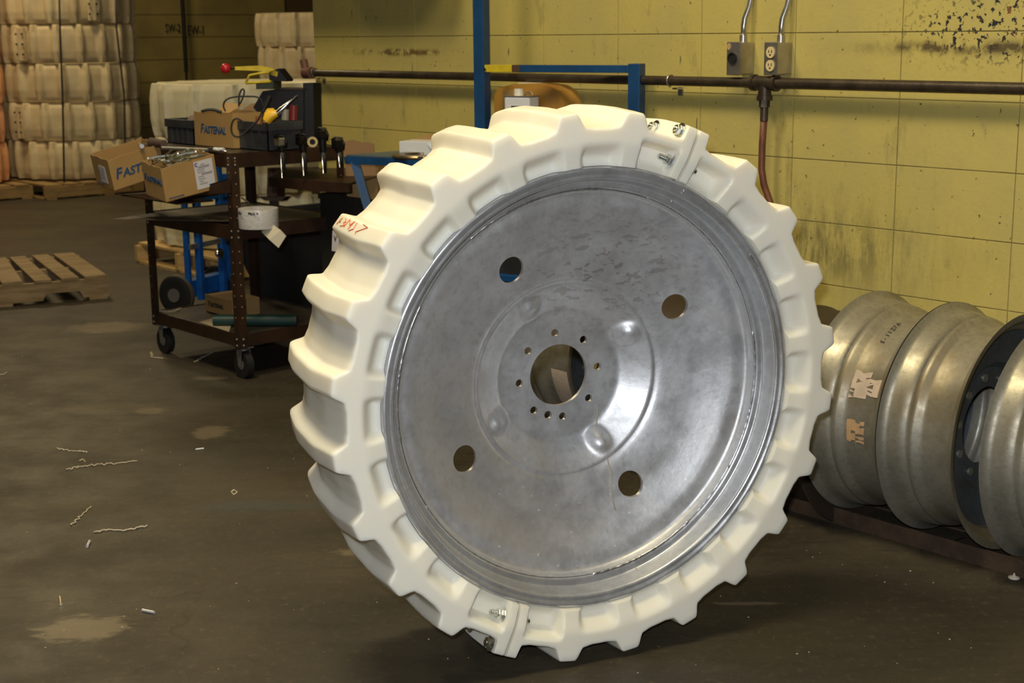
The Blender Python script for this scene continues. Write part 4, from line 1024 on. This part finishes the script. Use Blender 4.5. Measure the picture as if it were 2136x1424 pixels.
MB().poly([atd(716, 303, D6), atd(718, 295, D6), atd(735, 291, D6), atd(752, 297, D6), atd(766, 296, D6), atd(779, 300, D6), atd(786, 372, D6), atd(722, 368, D6)], (.0, .012, 0)).build('torn_panel', K['cartonin'], t_)
MB().poly([atd(724, 320, D6+.03), atd(788, 320, D6+.03), atd(788, 470, D6+.03), atd(724, 470, D6+.03)], (.02, .10, 0)).build('carton_body', K['carton'], t_)

# ------------------------------------------------------------------ pallets
def pallet(label, loc, rz, L_, W2, nd, m, notch=False, name='wooden_pallet', skew=0, group='wooden pallets on the floor'):
    t = thing(name, label, 'pallet', loc, rz, group)
    h = .10
    for y in (0, W2/2-.02, W2-.04):
        if notch:
            pts = [(0, .016), (.14, .016), (.16, .055), (.34, .055), (.36, .016), (L_-.36, .016), (L_-.34, .055), (L_-.16, .055), (L_-.14, .016), (L_, .016), (L_, .016+h), (0, .016+h)]
            b = MB().poly([(x, y, z) for x, z in pts], (0, .04, 0))
        else: b = MB().box((L_/2, y+.02, .016+h/2), (L_, .04, h), bev=.002)
        b.build('stringer', m, t)
    pl = (L_-.02)/nd
    widths = [random.uniform(.62, .9)*pl for _ in range(nd)]
    for i in range(nd):
        MB().box((.01+pl*(i+.5), W2/2+random.uniform(-.008, .008), .016+h+.009), (widths[i], W2+random.uniform(-.01, .01), .018), rot=M.Rotation(random.uniform(-skew, skew), 3, 'Z'), bev=.002).build('deck_board', m, t)
    for x in (.06, L_/2, L_-.06): MB().box((x, W2/2, .008), (.10, W2, .016)).build('bottom_board', m, t)
    return t
pa = (-4.20, 13.20, 0)
pallet('weathered pallet under the tall strapped stack of white tyres', (pa[0], pa[1], 0), AZ, 1.25, 1.25, 7, K['wood'])
pallet('weathered pallet under the tyres with painted-in orange light at the left edge', V((-5.25, 13.45, 0))-m_*.625-w_*.625, AZ, 1.25, 1.25, 7, K['wood'])
pallet('pale new pallet carrying low white tyres behind the cart', V((-2.44, 9.40, 0))-w_*1.1, AZ, 1.22, 1.10, 7, K['woodnew'])
e0 = at(229, 622); e1 = at(0, 641); dr = (e1-e0).normalized()
pallet('battered empty pallet with broken boards lying alone on the floor at left', e1+dr*.55, math.atan2(-dr.y, -dr.x), (e0-e1).length+.55, 1.0, 8, K['woodgrey'], notch=True, skew=.03)
# ------------------------------------------------------------------ stacked plastic tyres
def stack_tyre(seed, mt, pitch=20., hgt=.345, Rr=.505):
    b = MB(); wdt = hgt/Rr
    tip = [(0, 1.225), (.12, 1.24), (.3, 1.256), (.7, 1.256), (.88, 1.24), (1, 1.225)]
    val = [(0, 1.12), (.10, 1.155), (.3, 1.17), (.7, 1.17), (.90, 1.155), (1, 1.12)]
    tyre_mesh(b.b, 0, 360, 216, 1, 0, Rr, pitch=pitch, flange=False, fd=wdt/2, bd=-wdt/2, tip=tip, val=val, w1=1.5, w2=3.0, chv=[(0, 0), (1, 0)], bulge=1.3)
    return b.mesh('tyre_body', mt, True, 60)
me_old = stack_tyre(1, K['plastic_old']); me_or = stack_tyre(1, K['plastic_orange_lit']); me_pale = stack_tyre(1, K['plastic_pale'], pitch=24., hgt=.33)
seam_me = MB().box((0, 0, 0), (.045, .035, .30), bev=.006).mesh('bolted_flange', K['plastic_old'])
ordn = ['bottom', 'second', 'third', 'fourth', 'fifth', 'sixth', 'seventh']
def stack(cx, cy, z0, n, hgt, me, what, where, rot0, seam_at=None, grp='', sc=1):
    for i in range(n):
        t = thing('tractor_tyre_ring', f'{ordn[i]} tyre from the floor in the {what}' if i else f'bottom tyre in the {what}', 'tyre', (cx+random.uniform(-.012, .012), cy, z0+hgt*(i+.5)), 0, grp)
        t['label'] = (f'{ordn[i]}-from-bottom ' if i else 'bottom ') + f'{where}'
        o = link('tyre_body', me, t); o.rotation_euler = (R_(90), 0, R_(rot0+37*i)); o.scale = (1, sc, 1)
        if seam_at and i in seam_at:
            a = R_(seam_at[i])
            for da in (-.028, .028):
                f_ = link('bolted_flange', seam_me, t); f_.location = (.622*cos(a+da), .622*sin(a+da), 0); f_.rotation_euler = (0, 0, a)
                for zz in (-.09, 0, .09):
                    bo = MB().tube([(0, 0, 0), (.006, 0, 0)], .010, 10).build('bolt', K['blackmetal'], t); bo.location = (.654*cos(a+da*1.9), .654*sin(a+da*1.9), zz); bo.rotation_euler = (0, 0, a)
s1 = V((-4.17, 14.15, 0))
stack(s1.x, s1.y, .150, 6, .352, me_old, '', 'white lugged tyre in the tall strapped stack at left', 5, {1: 238, 3: 246, 4: 308}, 'tyres in the tall strapped stack')
stack(-5.25, 13.45, .150, 6, .352, me_or, '', 'tyre with painted-in orange light in the stack cut by the left edge', 11, None, 'tyres with painted-in orange light at the left edge')
stack(-1.68, 9.55, .145, 3, .335, me_pale, '', 'pale white tyre on the new pallet behind the cart', 3, None, 'pale tyres behind the cart')
stack(-1.98, 15.45, .0, 5, .332, me_old, '', 'white tyre in the distant stack by the wall end', 8, None, 'tyres in the distant stack', .96)
# straps round the tall stack
for i, (x0, x1) in enumerate(((125, 134), (243, 273))):
    d0 = 13.47 if i == 0 else 13.75
    def sp_(x, y, dd): return atd(x, y, dd)
    pts = [sp_(x0-2, -40, d0), sp_(x0, 60, d0-.01), sp_((x0+x1)/2+1, 200, d0-.01), sp_((x0+x1)/2+3, 300, d0), sp_(x1, 386, d0)]
    b_ = MB().tube(pts, .010, 6)
    tag(b_.build('black_strap', K['black'], smooth=True), ['black strap down the middle of the tall white tyre stack', 'black strap down the right side of the tall white tyre stack'][i], 'strap', 'straps round the tall stack')
b_ = MB().tube([atd(-2, 150, 13.75), atd(5, 280, 13.75), atd(13, 372, 13.75)], .010, 6); tag(b_.build('black_strap', K['black'], smooth=True), 'black strap on the stack with painted-in orange light at the left edge', 'strap')

# ------------------------------------------------------------------ floor litter
curl('plastic_shaving', 'curly shaving, farthest of the four in the left floor area', [at(118, 937), at(143, 941), at(165, 942), at(184, 945)], .0016, amp=.006, freq=2.6)
curl('plastic_shaving', 'long straight-ended shaving with a curl at its left end', [at(139, 982), at(165, 975), at(190, 972), at(235, 969), at(286, 962)], .0018, amp=.008, freq=2.2)
curl('plastic_shaving', 'short slanting shaving above the bright pin', [at(149, 1097), at(168, 1078), at(190, 1057)], .0017, amp=.005, freq=2.5)
curl('plastic_shaving', 'wavy thick shaving nearest the camera at left', [at(197, 1112), at(225, 1106), at(262, 1108), at(307, 1098)], .0022, amp=.004, freq=2.)
curl('plastic_shaving', 'small shaving just under the left cart caster', [at(315, 736), at(318, 746), at(340, 748)], .002, amp=.006)
curl('plastic_shaving', 'small shaving between the two front casters', [at(406, 757), at(425, 745), at(444, 736)], .002, amp=.006)
curl('plastic_shaving', 'shaving cut by the left edge of the picture', [at(-6, 783), at(8, 782), at(15, 777)], .002, amp=.003)
curl('plastic_shaving', 'small ring-shaped shaving right of the long shaving', [at(483, 1027), at(488, 1022), at(495, 1027), at(488, 1033), at(483, 1027)], .0015, amp=.002)
curl('plastic_shaving', 'tiny fragment above the long shaving', [at(166, 962), at(173, 958), at(178, 964)], .0014, amp=.002)
for (x0, y0, x1, y1, rad, lb) in ((182, 1139, 187, 1128, .0042, 'short bright steel pin beside the wavy shaving'), (408, 937, 425, 935, .0032, 'steel pin on the floor below the pale patch'), (297, 1272, 322, 1277, .0040, 'steel pin nearest the camera'), (125, 1245, 127, 1260, .0042, 'brassy threaded stud at the left')):
    o = MB().tube([at(x0, y0, rad), at(x1, y1, rad)], rad, 12).build('steel_pin', K['pin'] if 'brassy' not in lb else mat('brassy_stud', (.7, .6, .38), .35, .8), smooth=True, ang=40); tag(o, lb, 'pin', 'loose pins on the floor')
b_ = MB(); rnd = random.Random(3)
for i in range(150):
    x = rnd.uniform(0, 2100); y = rnd.uniform(700, 1420); p = at(x, y); s_ = rnd.uniform(.0008, .0024)
    if p.length > 9 or (V((p.x, p.y, 0)).dot(m_) > 3.3): continue
    b_.box(p+V((0, 0, s_*.4)), (s_*rnd.uniform(1, 2.2), s_, s_*.8), M.Rotation(rnd.uniform(0, 3), 3, 'Z'))
o = b_.build('floor_crumbs', K['shaving']); o['kind'] = 'stuff'; tag(o, 'scattered tiny plastic crumbs and chips on the dark floor', 'debris')

# turn the whole place so that its walls run along the axes
Rz = M.Rotation(-AZ, 4, 'Z')
for o in list(bpy.data.objects):
    if o.parent is None: o.matrix_basis = Rz @ o.matrix_basis
